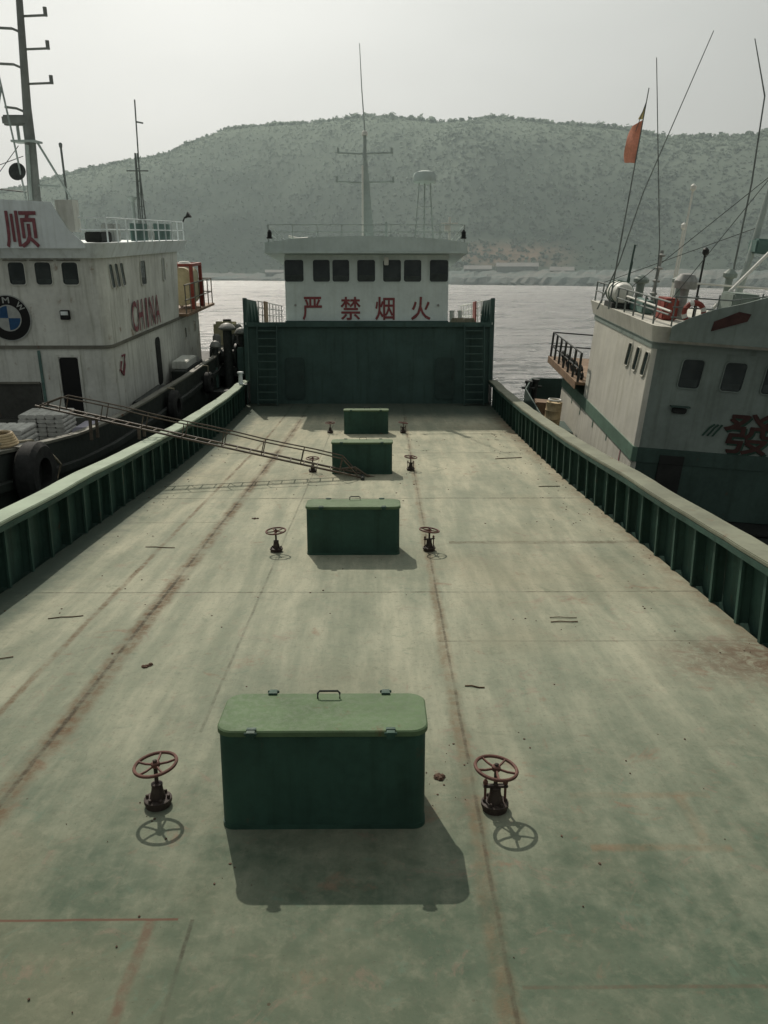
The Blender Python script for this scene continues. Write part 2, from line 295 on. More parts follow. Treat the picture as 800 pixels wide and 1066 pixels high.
# ------------------------------------------------------------------ mesh builder
class MB:
    def __init__(s): s.v = []; s.f = []
    def add(s, vs, fs):
        b = len(s.v); s.v += [Vector(v) for v in vs]; s.f += [tuple(b + i for i in f) for f in fs]; return s
    def box(s, x0, x1, y0, y1, z0, z1):
        return s.add([(x0,y0,z0),(x1,y0,z0),(x1,y1,z0),(x0,y1,z0),(x0,y0,z1),(x1,y0,z1),(x1,y1,z1),(x0,y1,z1)],
                     [(0,3,2,1),(4,5,6,7),(0,1,5,4),(1,2,6,5),(2,3,7,6),(3,0,4,7)])
    def hexa(s, p): return s.add(p, [(0,3,2,1),(4,5,6,7),(0,1,5,4),(1,2,6,5),(2,3,7,6),(3,0,4,7)])
    def prism(s, poly, lo, hi, axis='z', top=None):
        # poly: outline seen along the axis; top: another outline at hi
        n = len(poly); top = top or poly
        P = {'z': lambda a, b, c: (a, b, c), 'y': lambda a, b, c: (a, c, b), 'x': lambda a, b, c: (c, a, b)}[axis]
        vs = [P(a, b, lo) for a, b in poly] + [P(a, b, hi) for a, b in top]
        return s.add(vs, [tuple(range(n))[::-1], tuple(range(n, 2*n))] + [(i, (i+1) % n, n+(i+1) % n, n+i) for i in range(n)])
    def tube(s, pts, r, n=7, closed=False, r2=None):
        pts = [Vector(p) for p in pts]; m = len(pts); rings = []
        up = Vector((0, 0, 1))
        for i, p in enumerate(pts):
            a = pts[(i-1) % m] if (closed or i) else p; b = pts[(i+1) % m] if (closed or i < m-1) else p
            d = (b - a).normalized() if (b - a).length > 1e-9 else Vector((0, 0, 1))
            u = d.cross(up if abs(d.z) < .95 else Vector((0, 1, 0))).normalized(); w = d.cross(u)
            rr = r if r2 is None else r + (r2 - r) * i / max(1, m-1)
            rings.append([p + (u * math.cos(2*PI*k/n) + w * math.sin(2*PI*k/n)) * rr for k in range(n)])
        vs = [q for ring in rings for q in ring]; fs = []
        for i in range(m if closed else m-1):
            j = (i+1) % m
            fs += [(i*n+k, i*n+(k+1) % n, j*n+(k+1) % n, j*n+k) for k in range(n)]
        if not closed: fs += [tuple(range(n))[::-1], tuple(range((m-1)*n, m*n))]
        return s.add(vs, fs)
    def lathe(s, prof, c, n=20, rot=None):
        c = Vector(c); vs = []; m = len(prof)
        for r, z in prof:
            for k in range(n):
                p = Vector((r*math.cos(2*PI*k/n), r*math.sin(2*PI*k/n), z))
                vs.append(c + (rot @ p if rot else p))
        fs = [(i*n+k, i*n+(k+1) % n, (i+1)*n+(k+1) % n, (i+1)*n+k) for i in range(m-1) for k in range(n)]
        fs += [tuple(range(n))[::-1], tuple(range((m-1)*n, m*n))]
        return s.add(vs, fs)
    def ring(s, c, R_, r, n=28, k=8, rot=None, arc=2*PI):
        c = Vector(c); pts = []
        for i in range(n):
            a = arc*i/n; p = Vector((R_*math.cos(a), R_*math.sin(a), 0)); pts.append(c + (rot @ p if rot else p))
        return s.tube(pts, r, k, closed=True)
    def obj(s, name, mat, parent=None, off=None, bevel=0, smooth=False, mw=None):
        off = Vector(off) if off is not None else (Vector(parent['_loc']) if parent is not None else Vector((0, 0, 0)))
        me = bpy.data.meshes.new(name)
        me.from_pydata([v - off for v in s.v], [], s.f); me.update()
        bm = bmesh.new(); bm.from_mesh(me)
        bmesh.ops.recalc_face_normals(bm, faces=bm.faces)
        if bevel:
            ed = [e for e in bm.edges if len(e.link_faces) == 2 and e.calc_face_angle(0) > .5]
            bmesh.ops.bevel(bm, geom=ed, offset=bevel, segments=2, affect='EDGES', clamp_overlap=True)
        bm.to_mesh(me); bm.free()
        if smooth:
            for p in me.polygons: p.use_smooth = True
            me.set_sharp_from_angle(angle=R(38))
        me.materials.append(M[mat])
        o = bpy.data.objects.new(name, me); COL.objects.link(o)
        if parent is not None: o.parent = parent
        if mw is not None: o.matrix_world = mw
        return o
def tag(o, label, cat, group=None, kind=None):
    if label: o['label'] = label
    if cat: o['category'] = cat
    if group: o['group'] = group
    if kind: o['kind'] = kind
    return o
def thing(name, label, cat, fr, loc=(0, 0, 0), group=None, rz=0.):
    o = bpy.data.objects.new(name, None); COL.objects.link(o); o.empty_display_size = .1
    o.matrix_world = fr @ Matrix.Translation(loc) @ Matrix.Rotation(rz, 4, 'Z')
    o['_loc'] = tuple(loc)
    return tag(o, label, cat, group)
def solo(mb, name, mat, label, cat, fr, loc, group=None, **k):
    # a thing that is one mesh
    o = mb.obj(name, mat, off=loc, **k); o.matrix_world = fr @ Matrix.Translation(loc)
    return tag(o, label, cat, group)
def dup(root, fr, loc, label, rz=0.):
    r = root.copy(); COL.objects.link(r); r['label'] = label
    r.matrix_world = fr @ Matrix.Translation(loc) @ Matrix.Rotation(rz, 4, 'Z')
    for ch in root.children:
        c = ch.copy(); COL.objects.link(c); c.parent = r
        for g in ch.children:
            d = g.copy(); COL.objects.link(d); d.parent = c
    return r
def rrect(x0, x1, y0, y1, r, n=6):
    out = []
    for cx, cy, a0 in ((x1-r, y1-r, 0), (x0+r, y1-r, 90), (x0+r, y0+r, 180), (x1-r, y0+r, 270)):
        for i in range(n+1):
            a = R(a0 + 90*i/n); out.append((cx + r*math.cos(a), cy + r*math.sin(a)))
    return out
def glyph_mesh(ch, bold=12):
    # fill the outlines by constrained triangulation, then thicken every outline edge by a bar
    from mathutils.geometry import delaunay_2d_cdt
    cs = [[Vector((a, b)) for a, b in pts] for pts in GLYPHS[ch]]
    vs = []; ed = []
    for c in cs:
        b = len(vs); vs += c; ed += [(b+i, b+(i+1) % len(c)) for i in range(len(c))]
    v2, e2, f2 = delaunay_2d_cdt(vs, ed, [], 0, .01)[:3]
    def wind(p):
        w = 0
        for c in cs:
            for i in range(len(c)):
                a, b = c[i], c[(i+1) % len(c)]
                if (a.y <= p.y) != (b.y <= p.y):
                    x = a.x + (p.y - a.y) * (b.x - a.x) / (b.y - a.y)
                    if x > p.x: w += 1 if b.y > a.y else -1
        return w
    tris = []
    for f in f2:
        c = sum((v2[i] for i in f), Vector((0, 0))) / len(f)
        if wind(c): tris.append([v2[i] for i in f])
    bars = []
    if bold:
        for c in cs:
            for i in range(len(c)):
                a, b = c[i], c[(i+1) % len(c)]; d = b - a
                if d.length < 1e-6: continue
                d = d.normalized() * bold; n = Vector((-d.y, d.x)); bars.append([a - d*.5 - n, b + d*.5 - n, b + d*.5 + n, a - d*.5 + n])
    return tris, bars
def glyph(mb, ch, origin, ux, uy, w, h, bold=12, depth=.008):
    # centre of the character at origin; ux, uy unit vectors of reading and up; w, h = size of its box
    tris, bars = glyph_mesh(ch, bold)
    al = [p for t in tris for p in t]
    x0, x1, y0, y1 = min(p.x for p in al), max(p.x for p in al), min(p.y for p in al), max(p.y for p in al)
    sx, sy = w/(x1-x0), h/(y1-y0); ux, uy = Vector(ux), Vector(uy); n = ux.cross(uy)
    P = lambda p, z: Vector(origin) + ux*(p.x-(x0+x1)/2)*sx + uy*(p.y-(y0+y1)/2)*sy + n*z
    for t in tris: mb.add([P(p, depth) for p in t], [tuple(range(len(t)))])
    for k, q in enumerate(bars): mb.add([P(p, depth*.45 + depth*.5*((k*7) % 11)/11) for p in q], [(0, 1, 2, 3)])
    return mb

# ------------------------------------------------------------------ setting: sea, hills, shore
def sheer(y): return .0021 * max(0., y - 22) ** 2
mb = MB(); mb.add([(-6000, -2000, 0), (6000, -2000, 0), (6000, 7000, 0), (-6000, 7000, 0)], [(0, 1, 2, 3)])
tag(mb.obj('water', 'water'), None, None, kind='structure')

RIDGE = [(-60, 1.2), (-45, 2.2), (-36, 3.2), (-27.2, 4.3), (-24, 4.99), (-19.3, 6.33), (-16.1, 7.06), (-14.1, 7.41), (-12.9, 7.9), (-11.6, 8.5), (-10, 9.1), (-8.4, 9.31),
         (-4, 9.67), (-.5, 10.04), (3.9, 9.69), (8, 9.9), (11.4, 9.43), (15.3, 9.07), (18.9, 8.37), (22.2, 8.19), (24.4, 8.27), (27, 8.3), (36, 7.2), (48, 5.5), (60, 3.5)]
def lerp_tab(tab, a):
    if a <= tab[0][0]: return tab[0][1]
    for (a0, v0), (a1, v1) in zip(tab, tab[1:]):
        if a <= a1: return v0 + (v1 - v0) * (a - a0) / (a1 - a0)
    return tab[-1][1]
SHORE = [(-60, 700), (-24, 740), (-12, 740), (-8, 720), (0, 560), (6, 480), (12, 465), (17, 440), (25, 400), (40, 330), (60, 300)]
def fbm(x, y, s): return mnoise.fractal(Vector((x*s, y*s, 3.7)), 1., 2., 5)
def hill_h(az, r):
    r0 = lerp_tab(SHORE, az); r1 = r0 + 330.
    top = r1 * math.tan(R(lerp_tab(RIDGE, az))) + SEA - 5
    k = (r - r0) / (r1 - r0)
    x, y = r * math.sin(R(az)), r * math.cos(R(az))
    if k <= 0: return -2 + 4 * max(-1, k)
    if k <= 1:
        e = max(0, min(1, (k - .05) / .95))
        base = 2.5 + (top - 2.5) * (.25 * e + .75 * (e*e*(3-2*e)) ** .8)
        return base + (fbm(x, y, .004) * 9 + fbm(x, y, .02) * 2.5) * math.sin(PI * min(1, max(0, e))) 
    return top * max(.2, 1 - (k - 1) * .45) + fbm(x, y, .012) * 5 * min(1, k - 1)
mb = MB(); NA, NR = 240, 56; vs = []; fs = []
for i in range(NA + 1):
    az = -60 + 120 * i / NA; r0 = lerp_tab(SHORE, az)
    for j in range(NR + 1):
        r = r0 - 8 + 760 * (j / NR) ** 1.15
        vs.append((r * math.sin(R(az)), r * math.cos(R(az)), hill_h(az, r)))
for i in range(NA):
    for j in range(NR):
        a = i * (NR + 1) + j; fs.append((a, a + 1, a + NR + 2, a + NR + 1))
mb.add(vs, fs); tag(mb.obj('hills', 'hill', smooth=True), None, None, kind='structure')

# woods on the slope and along the ridge: clumps of small leafy faces
def clump(mb, c, s, n=16):
    for _ in range(n):
        d = Vector((random.gauss(0, 1), random.gauss(0, 1), random.gauss(0, .8))).normalized()
        p = Vector(c) + Vector((d.x * s * .6, d.y * s * .6, abs(d.z) * s * .75 + s * .2)) * random.uniform(.5, 1)
        u = Vector((random.uniform(-1, 1), random.uniform(-1, 1), random.uniform(-1, 1))).normalized()
        w = d.cross(u).normalized() if d.cross(u).length > .01 else Vector((1, 0, 0)); u = w.cross(d)
        q = s * random.uniform(.22, .42)
        mb.add([p + u*q, p + w*q, p - u*q, p - w*q], [(0, 1, 2, 3)])
rng = random.Random(11)
mb = MB()
for k in range(2600):
    az = rng.uniform(-34, 34); r0 = lerp_tab(SHORE, az)
    r = r0 + 330 * rng.uniform(.93, 1.04)
    dens = .5 + fbm(az * 30, 0, .02)
    if rng.random() > dens + .35: continue
    clump(mb, (r*math.sin(R(az)), r*math.cos(R(az)), hill_h(az, r) - .8), rng.uniform(2.5, 5.0) * (1.45 if rng.random() < .1 else 1), 12)
for k in range(16000):
    az = rng.uniform(-30, 32); r0 = lerp_tab(SHORE, az); r = r0 + 330 * rng.uniform(.06, .995) ** .85
    big = fbm(r*math.sin(R(az)), r*math.cos(R(az)), .02)
    clump(mb, (r*math.sin(R(az)), r*math.cos(R(az)), hill_h(az, r) - .9), rng.uniform(1.3, 2.6) * (1.15 + .5*big), 7)
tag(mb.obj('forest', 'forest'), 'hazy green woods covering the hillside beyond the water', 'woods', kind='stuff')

# stone bank at the foot of the hills
mb = MB(); vs = []; fs = []; n = 0
NS = 300
for i in range(NS + 1):
    az = -45 + 95 * i / NS; r0 = lerp_tab(SHORE, az)
    h = 2.4 + 1.6 * max(0, min(1, (az + 2) / 8)); 
    for j, (dr, z) in enumerate(((-16, -.8), (-13, 1.2), (-9, 1.0 * h), (-2, 1.25 * h), (12, 1.3 * h + 1), (26, 1.3 * h + 3))):
        r = r0 + dr + 4 * fbm(az * 20, j * 9, .2); zz = z + (fbm(az * 60, j * 5, .3) * 1.1 if j else 0)
        vs.append((r*math.sin(R(az)), r*math.cos(R(az)), zz))
for i in range(NS):
    for j in range(5):
        a = i*6 + j; fs.append((a, a+1, a+7, a+6))
mb.add(vs, fs); tag(mb.obj('shore', 'shore'), None, None, kind='structure')
# low sheds on the far bank
for k, (az, w, h, lab) in enumerate(((6.9, 16, 5.5, 'pale shed on the far bank, just right of the wheelhouse'), (9.6, 24, 7., 'long reddish building on the far bank behind the open water'), (12.6, 13, 4.6, 'small pale shed on the far bank left of the right ship'),
                                     (-6.9, 22, 4.2, 'low pale shed on the far bank beyond the glittering water'))):
    r = lerp_tab(SHORE, az) + 22; c = Vector((r*math.sin(R(az)), r*math.cos(R(az)), 0)); z0 = 3.2 if az > 0 else 2.6
    b = thing('waterside_shed', lab, 'building', WORLD, c)
    b.rotation_euler.z = -R(az)
    b['_loc'] = (0, 0, 0)
    MB().box(-w/2, w/2, 0, 9, z0 - 3, z0 + h).obj('wall', 'farwall', b)
    MB().prism([(-.6, z0+h+.004), (9.6, z0+h+.004), (4.5, z0+h+2.2)], -w/2-.5, w/2+.5, 'x').obj('roof', 'farroof', b)
    for i in range(int(w // 4)):
        MB().box(-w/2+1.2+i*4, -w/2+3.+i*4, -.08, -.01, z0+1.2, z0+3.).obj('window', 'farwin', b)

# bank of backlit haze lying over the harbour between the moored ships and the far bank
hm = bpy.data.materials.new('harbour_haze'); hm.use_nodes = True; ht = hm.node_tree; ht.nodes.clear()
ho = ht.nodes.new('ShaderNodeOutputMaterial'); hv = ht.nodes.new('ShaderNodeVolumeScatter')
hv.inputs['Color'].default_value = (.80, .99, 1.0, 1); hv.inputs['Density'].default_value = HAZE_D; hv.inputs['Anisotropy'].default_value = .36
hb = ht.nodes.new('ShaderNodeVolumeAbsorption'); hb.inputs['Color'].default_value = (0, 0, 0, 1); hb.inputs['Density'].default_value = .0003
hs_ = ht.nodes.new('ShaderNodeAddShader'); ht.links.new(hv.outputs[0], hs_.inputs[0]); ht.links.new(hb.outputs[0], hs_.inputs[1])
ht.links.new(hs_.outputs[0], ho.inputs['Volume']); M['haze'] = hm
tag(MB().box(-700, 700, 62, 425, .5, 170).obj('haze', 'haze'), 'pale backlit haze lying over the harbour water in front of the hills', 'haze', kind='stuff')

# ------------------------------------------------------------------ our deck
RB = [(-6, 4.45), (18, 4.45), (25, 4.62), (34, 4.80)]
LB = [(-6, -5.2), (20, -5.2), (28, -5.42), (34, -5.6)]
mb = MB(); vs = []; fs = []; ny = 81
for i in range(ny):
    y = -6 + 40.6 * i / (ny - 1); a, b = lerp_tab(LB, y), lerp_tab(RB, y)
    for j in range(13): 
        x = a + (b - a) * j / 12
        vs.append((x, y, sheer(y) + .006 * fbm(x, y, .5)))
for i in range(ny - 1):
    for j in range(12): a = i*13 + j; fs.append((a, a+1, a+14, a+13))
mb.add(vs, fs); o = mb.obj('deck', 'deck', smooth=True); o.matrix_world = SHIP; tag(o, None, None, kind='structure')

def bulwark(tab, side, label, rail_mat):
    root = thing('bulwark', label, 'bulwark', SHIP, (lerp_tab(tab, 14), 14, 0))
    ys = [-6 + 40 * i / 100 for i in range(101)]; H = .94
    def strip(secs, closed=True):
        m = MB(); n = len(secs(ys[0])); vs = []; fs = []
        for y in ys: wx, wz = .03*fbm(y, 2., .45), .018*fbm(y, 8., .6); vs += [(lerp_tab(tab, y) + side * (dx + wx * (z > 0)), y, sheer(y) + z + wz * (z > .9)) for dx, z in secs(y)]
        for i in range(len(ys)-1):
            for k in range(n): fs.append((i*n+k, i*n+(k+1) % n, (i+1)*n+(k+1) % n, (i+1)*n+k))
        fs += [tuple(range(n)), tuple(range((len(ys)-1)*n, len(ys)*n))]
        return m.add(vs, fs)
    strip(lambda y: [(.13, -4.2), (.16, -4.2), (.16, H), (.13, H)]).obj('plating', 'bulwark', root)
    strip(lambda y: [(-.09, H+.002), (.28, H+.002), (.28, H+.06), (-.09, H+.06)]).obj('cap_rail', rail_mat, root, bevel=.012)
    strip(lambda y: [(-.09, H-.08), (-.074, H-.08), (-.074, H), (-.09, H)]).obj('rail_lip', 'bulwark', root)
    y = 5.6; rr = random.Random(3)
    while y < 33.6:
        x = lerp_tab(tab, y); z = sheer(y); yy = y + rr.uniform(-.07, .07); k1, k2 = rr.uniform(-.025, .025), rr.uniform(-.03, .03)
        m = MB(); m.prism([(x - side*.03, z), (x + side*.128, z), (x + side*.128, z+H-.004), (x + side*.0, z+H-.004)], yy-.007, yy+.007, 'y')
        for v in m.v: v.y += k1 * (v.z - z) + (k2 if v.x * side < (x + side*.05) * side else 0)
        m.box(*sorted((x - side*.035, x + side*.0)), yy-.03, yy+.03, z, z + H - .09)
        m.obj('stiffener', 'bulwark', root); y += .72
    return root
bulwark(RB, 1, 'dark green ribbed bulwark on the right of the deck with a worn grey rail', 'rail_worn')
bulwark(LB, -1, 'dark green ribbed bulwark on the left of the deck, crossed by the gangway', 'rail')

# ------------------------------------------------------------------ hatch boxes
def make_hatch(loc, label):
    t = thing('hatch_box', label, 'hatch', SHIP, loc, 'green hatch boxes along the middle of the deck')
    o = Vector(loc); m = MB()
    m.prism([(o.x+a, o.y+b) for a, b in rrect(-.742, .742, .012, .578, .085)], o.z-.02, o.z+.764); m.obj('coaming', 'hatch', t, smooth=True)
    m = MB().prism([(o.x+a, o.y+b) for a, b in rrect(-.748, .748, .006, .584, .09)], o.z-.01, o.z+.035); m.obj('base_flange', 'hatch', t, smooth=True)
    m = MB().prism([(o.x+a, o.y+b) for a, b in rrect(-.732, .732, .02, .57, .085)], o.z+.7645, o.z+.776); m.obj('gasket', 'gasket', t)
    lid = MB()
    a = rrect(-.760, .760, -.004, .594, .125, 8); b = rrect(-.750, .750, .006, .584, .118, 8)
    lid.prism([(o.x+p, o.y+q) for p, q in a], o.z+.754, o.z+.788)
    lo = len(lid.v); lid.prism([(o.x+p, o.y+q) for p, q in a], o.z+.788, o.z+.797, top=[(o.x+p, o.y+q) for p, q in b])
    L_ = lid.obj('lid', 'lid', t, smooth=True)
    hd = MB(); hx, hy, hz = o.x+.02, o.y+.50, o.z+.792
    pts = [(hx-.085, hy, hz), (hx-.085, hy+.012, hz+.045), (hx-.07, hy+.016, hz+.06), (hx+.07, hy+.016, hz+.06), (hx+.085, hy+.012, hz+.045), (hx+.085, hy, hz)]
    h = hd.tube(pts, .0085, 8).obj('handle', 'iron', L_, off=loc, smooth=True)
    for px, py, s in ((-.50, .0, -1), (.49, .0, -1), (-.42, .588, 1), (.46, .588, 1)):
        m = MB(); x0 = o.x+px; y0 = o.y+py
        m.box(x0-.034, x0+.034, y0-.005 if s < 0 else y0-.03, y0+.03 if s < 0 else y0+.005, o.z+.7975, o.z+.812)
        m.box(x0-.030, x0+.030, *sorted((y0+s*.006, y0+s*.05)), o.z+.750, o.z+.808)
        m.tube([(x0-.045, y0+s*.035, o.z+.794), (x0+.045, y0+s*.035, o.z+.794)], .012, 8)
        m.obj('lid_clamp', 'hatch', t, bevel=.003)
    return t
HX = -.405
h0 = make_hatch((HX, 5.077, 0), 'green steel hatch box nearest to the camera, casting the large shadow in front')
dup(h0, SHIP, (HX, 12.14, 0), 'second green hatch box from the camera, standing in full sun ahead of the gangway foot')
dup(h0, SHIP, (HX+.005, 19.14, 0), 'third green hatch box from the camera, with the gangway foot lying in front of it')
dup(h0, SHIP, (HX, 26.25, sheer(26.25)), 'farthest green hatch box, standing in the shadow of the deckhouse')

# ------------------------------------------------------------------ valves with handwheels
def make_valve(loc, label, tilt=(0, 0), spin=0, studs=True, first=0):
    t = thing('deck_valve', label, 'valve', SHIP, loc, 'rusty deck valves beside the hatch boxes')
    o = Vector(loc)
    MB().lathe([(.095, -.01), (.095, .03), (.105, .032), (.105, .058), (.098, .062)], o, 22).obj('base_flange', 'valve_dark', t, smooth=True)
    for k in range(6):
        a = 2*PI*k/6; MB().lathe([(.013, .05), (.013, .082), (.008, .086)], o + Vector((.082*math.cos(a), .082*math.sin(a), 0)), 6).obj('flange_bolt', 'valve_dark', t)
    MB().lathe([(.062, .055), (.056, .09), (.045, .13), (.04, .165), (.043, .168), (.043, .185), (.03, .19)], o, 18).obj('bonnet', 'valve_dark', t, smooth=True)
    if studs:
        g = MB().box(o.x-.095, o.x+.095, o.y-.024, o.y+.024, o.z+.186, o.z+.204).obj('gland_plate', 'valve_dark', t, bevel=.006)
        for s in (-1, 1):
            MB().lathe([(.010, .085), (.010, .215), (.019, .2145), (.019, .236), (.010, .24), (.010, .25)], o + Vector((s*.076, 0, 0)), 8).obj('gland_bolt', 'valve', t, smooth=True)
    rot = Matrix.Rotation(R(tilt[0]), 3, 'X') @ Matrix.Rotation(R(tilt[1]), 3, 'Y')
    top = o + Vector((0, 0, .345))
    MB().tube([o + Vector((0, 0, .17)), top + rot @ Vector((0, 0, .025))], .016, 10).obj('spindle', 'valve_dark', t, smooth=True)
    w = MB(); w.ring(top, .158, .0135, 36, 8, rot)
    for k in range(5):
        a = spin + 2*PI*k/5
        w.tube([top + rot @ Vector((.025*math.cos(a), .025*math.sin(a), -.004)), top + rot @ Vector((.09*math.cos(a), .09*math.sin(a), -.008)), top + rot @ Vector((.153*math.cos(a), .153*math.sin(a), 0))], .0095, 6)
    w.lathe([(.026, -.022), (.034, -.015), (.034, .014), (.024, .022)], top, 12, rot)
    W = w.obj('handwheel', 'valve', t, smooth=True)
    MB().lathe([(.017, .018), (.017, .036), (.010, .04)], top, 6, rot).obj('wheel_nut', 'valve_dark', W, off=loc)
    return t
va = make_valve((-1.70, 5.40, 0), 'rusty handwheel valve left of the nearest hatch box', (3, -6), .3, False)
vb = make_valve((.885, 5.33, 0), 'rusty handwheel valve with two tall gland bolts, right of the nearest hatch box', (2, 7), .95, True)
for src, x, y, lab, rz in ((va, -1.665, 12.37, 'rusty handwheel valve left of the second hatch box', .5), (vb, .83, 12.41, 'rusty handwheel valve right of the second hatch box', .35),
                           (va, -1.645, 19.5, 'rusty valve left of the third hatch box, partly behind the gangway', 1.1), (vb, .82, 19.7, 'rusty handwheel valve right of the third hatch box', -.4),
                           (va, -1.62, 26.5, 'dark valve in the shade left of the farthest hatch box', .9), (vb, .84, 26.5, 'dark valve in the shade right of the farthest hatch box', .2)):
    dup(src, SHIP, (x, y, sheer(y)), lab, rz)

# ------------------------------------------------------------------ gangway
E0 = Vector((-.40, 18.72, .05)); d = Vector(GANG).normalized(); E1 = E0 + d * 7.7
side = Vector((d.y, -d.x, 0)).normalized(); side = -side if side.y < 0 else side; nrm = d.cross(side).normalized(); nrm = -nrm if nrm.z < 0 else nrm
g = thing('gangway', 'long narrow rusty steel gangway lying from the left ship across the rail onto the deck', 'gangway', SHIP, tuple(E0))
W2 = .23
for s in (-1, 1):
    MB().tube([E0 + side*s*W2, E1 + side*s*W2], .026, 8).obj('stringer', 'gang', g, smooth=True)
    hr = [E0 + side*s*W2 + d*.12 + nrm*.03, E0 + side*s*W2 + d*.55 + nrm*.34] + [E0 + side*s*W2 + d*(.55 + 6.6*k/10) + nrm*(.34 + .012*math.sin(k*1.7)) for k in range(1, 11)] + [E1 + side*s*W2 - d*.1 + nrm*.03]
    MB().tube(hr, .017, 7).obj('handrail', 'gang', g, smooth=True)
    for k in range(8):
        p = E0 + side*s*W2 + d*(.55 + 6.6*k/7); MB().tube([p, p + nrm*.34], .013, 6).obj('post', 'gang', g)
for k in range(24):
    p = E0 + d*(.12 + 7.5*k/23); MB().tube([p - side*W2, p + side*W2], .015, 6).obj('rung', 'gang', g)
for s in (-1, 1):      # legs that stand on the two rails
    for t0, zf in ((5.32, 1.0), (6.45, None)):
        p = E0 + side*s*W2 + d*t0
        if zf is None: zf = p.z - .52
        MB().box(p.x-.03, p.x+.03, p.y-.03, p.y+.03, zf, p.z-.02).obj('support_leg', 'gang', g)
MB().tube([E0 - side*.34 - d*.02 - nrm*.01, E0 + side*.34 - d*.02 - nrm*.01], .045, 10).obj('foot_roller', 'iron', g, smooth=True)
MB().tube([E0 + side*.05 + d*.5 + nrm*.05, E0 + d*.2 + nrm*.16, E0 - d*.1 + side*.1 + nrm*.02, E0 - d*.45 + side*.1 - nrm*.03 + Vector((0,0,.02))], .03, 8).obj('foot_bracket', 'gang', g, smooth=True)

# ------------------------------------------------------------------ our deckhouse
DY = 34.; ZP = 3.6; zb = sheer(34)
D = thing('deckhouse', 'white wheelhouse with four red characters on a dark green poop at the deck end', 'deckhouse', SHIP, (-.4, DY, zb))
MB().box(-5.47, 4.73, DY, DY+.16, zb-.15, ZP-.004).obj('bulkhead', 'poop', D)
MB().box(-5.55, 4.80, DY-.10, DY+14, ZP-.0, ZP+.09).obj('poop_deck', 'roofgrey', D)
MB().box(-5.50, 4.76, DY-.135, DY-.102, ZP-.09, ZP+.10).obj('deck_edge', 'poop', D)
for x0 in (-3.95, 2.42):       # doors in the bulkhead
    dr = MB().prism([(x0+a, zb+b) for a, b in rrect(0, .82, .18, 1.95, .16)], DY-.045, DY-.003, 'y').obj('door', 'poop_dark', D)
    MB().tube([(x0+.72, DY-.05, zb+1.05), (x0+.72, DY-.08, zb+1.05), (x0+.72, DY-.08, zb+1.2)], .014, 6).obj('handle', 'iron', dr, off=(-.4, DY, zb))
for x0 in (-5.05, 3.62):       # ladders
    st = MB()
    for s in (0, .82): st.hexa([(x0+s-.02, DY-.75, zb), (x0+s+.02, DY-.75, zb), (x0+s+.02, DY-.6, zb), (x0+s-.02, DY-.6, zb), (x0+s-.02, DY-.25, ZP), (x0+s+.02, DY-.25, ZP), (x0+s+.02, DY-.11, ZP), (x0+s-.02, DY-.11, ZP)])
    st = st.obj('stair', 'poop', D)
    for k in range(10):
        f = (k + .7) / 10.5; z = zb + f*(ZP - zb); y = DY - .70 + f*.5
        MB().box(x0+.021, x0+.80, y-.02, y+.17, z-.015, z+.015).obj('step', 'poop_trim', st, off=(-.4, DY, zb))
for x, s, nm in ((-5.62, -1, 'l'), (4.86, 1, 'r')):     # side plates that rise above the poop
    xi = x - s*.14
    m = MB(); m.prism([(DY, zb-2.5), (DY+14, zb-2.5), (DY+14, ZP), (DY+4.3, ZP+.09), (DY+3.5, ZP+1.05), (DY, ZP+1.06)], *sorted((x, x - s*.03)), axis='x'); m.obj('side_plate', 'poop', D)
    m = MB().box(*sorted((x + s*.02, xi)), DY-.05, DY-.002, zb+.95, ZP+1.08); m.obj('side_pillar', 'poop', D, bevel=.01)
    m = MB().box(*sorted((xi-s*.03, xi + s*.03)), DY-.075, DY-.052, zb+.95, ZP+1.07); m.obj('pillar_trim', 'poop_trim' if s < 0 else 'poop', D)
    for k in range(4):
        yy = DY+.5+k*.9; MB().prism([(x - s*.031, ZP+.092), (x - s*.16, ZP+.092), (x - s*.031, ZP+1.0)], yy-.01, yy+.01, 'y').obj('bracket', 'poop', D)
    m = MB()
    for z in (.45, .78, 1.06): m.tube([(x - s*.05, DY+3.6, ZP+z), (x - s*.05, DY+13.8, ZP+z)], .022, 6)
    for k in range(8): m.tube([(x - s*.05, DY+3.9+k*1.3, ZP+.09), (x - s*.05, DY+3.9+k*1.3, ZP+1.06)], .024, 6)
    m.obj('railing', 'stripe_white' if s > 0 else 'steel', D)
    MB().box(*sorted((x - s*.10, x - s*.16)), DY+5.3, DY+6.4, ZP+.12, ZP+1.1).obj('railing_board', 'wood' if s < 0 else 'redframe', D)
# wheelhouse
WY = DY + .55; X0, X1 = -3.93, 2.98; Z1 = 6.44
MB().prism(rrect(X0, X1, WY, WY+6.5, .12), ZP+.091, Z1).obj('wheelhouse_wall', 'white', D, smooth=True)
MB().box(X0-.02, X1+.02, WY-.03, WY-.002, ZP+.092, ZP+.16).obj('base_strip', 'poop', D)
ctr = -.47
m = MB(); RY = WY - .75
top = [(-4.62, Z1+.10), (3.66, Z1+.10), (3.66, Z1+.42), (2.6, Z1+.56), (1.2, Z1+.65), (ctr, Z1+.68), (-2.2, Z1+.65), (-3.5, Z1+.56), (-4.62, Z1+.42)]
m.prism(top, RY, RY+.05, 'y'); m.obj('roof_fascia', 'roofgrey', D)
MB().box(-4.62, 3.66, RY+.052, WY+7, Z1+.004, Z1+.12).obj('roof', 'roofgrey', D)
MB().box(-4.64, 3.68, RY-.03, RY+.07, Z1+.0, Z1+.098).obj('roof_edge', 'roofgrey', D)
for s, x in ((-1, -4.62), (1, 3.66)): MB().box(*sorted((x, x - s*.05)), RY+.052, WY+7, Z1+.122, Z1+.4).obj('roof_fascia', 'roofgrey', D)
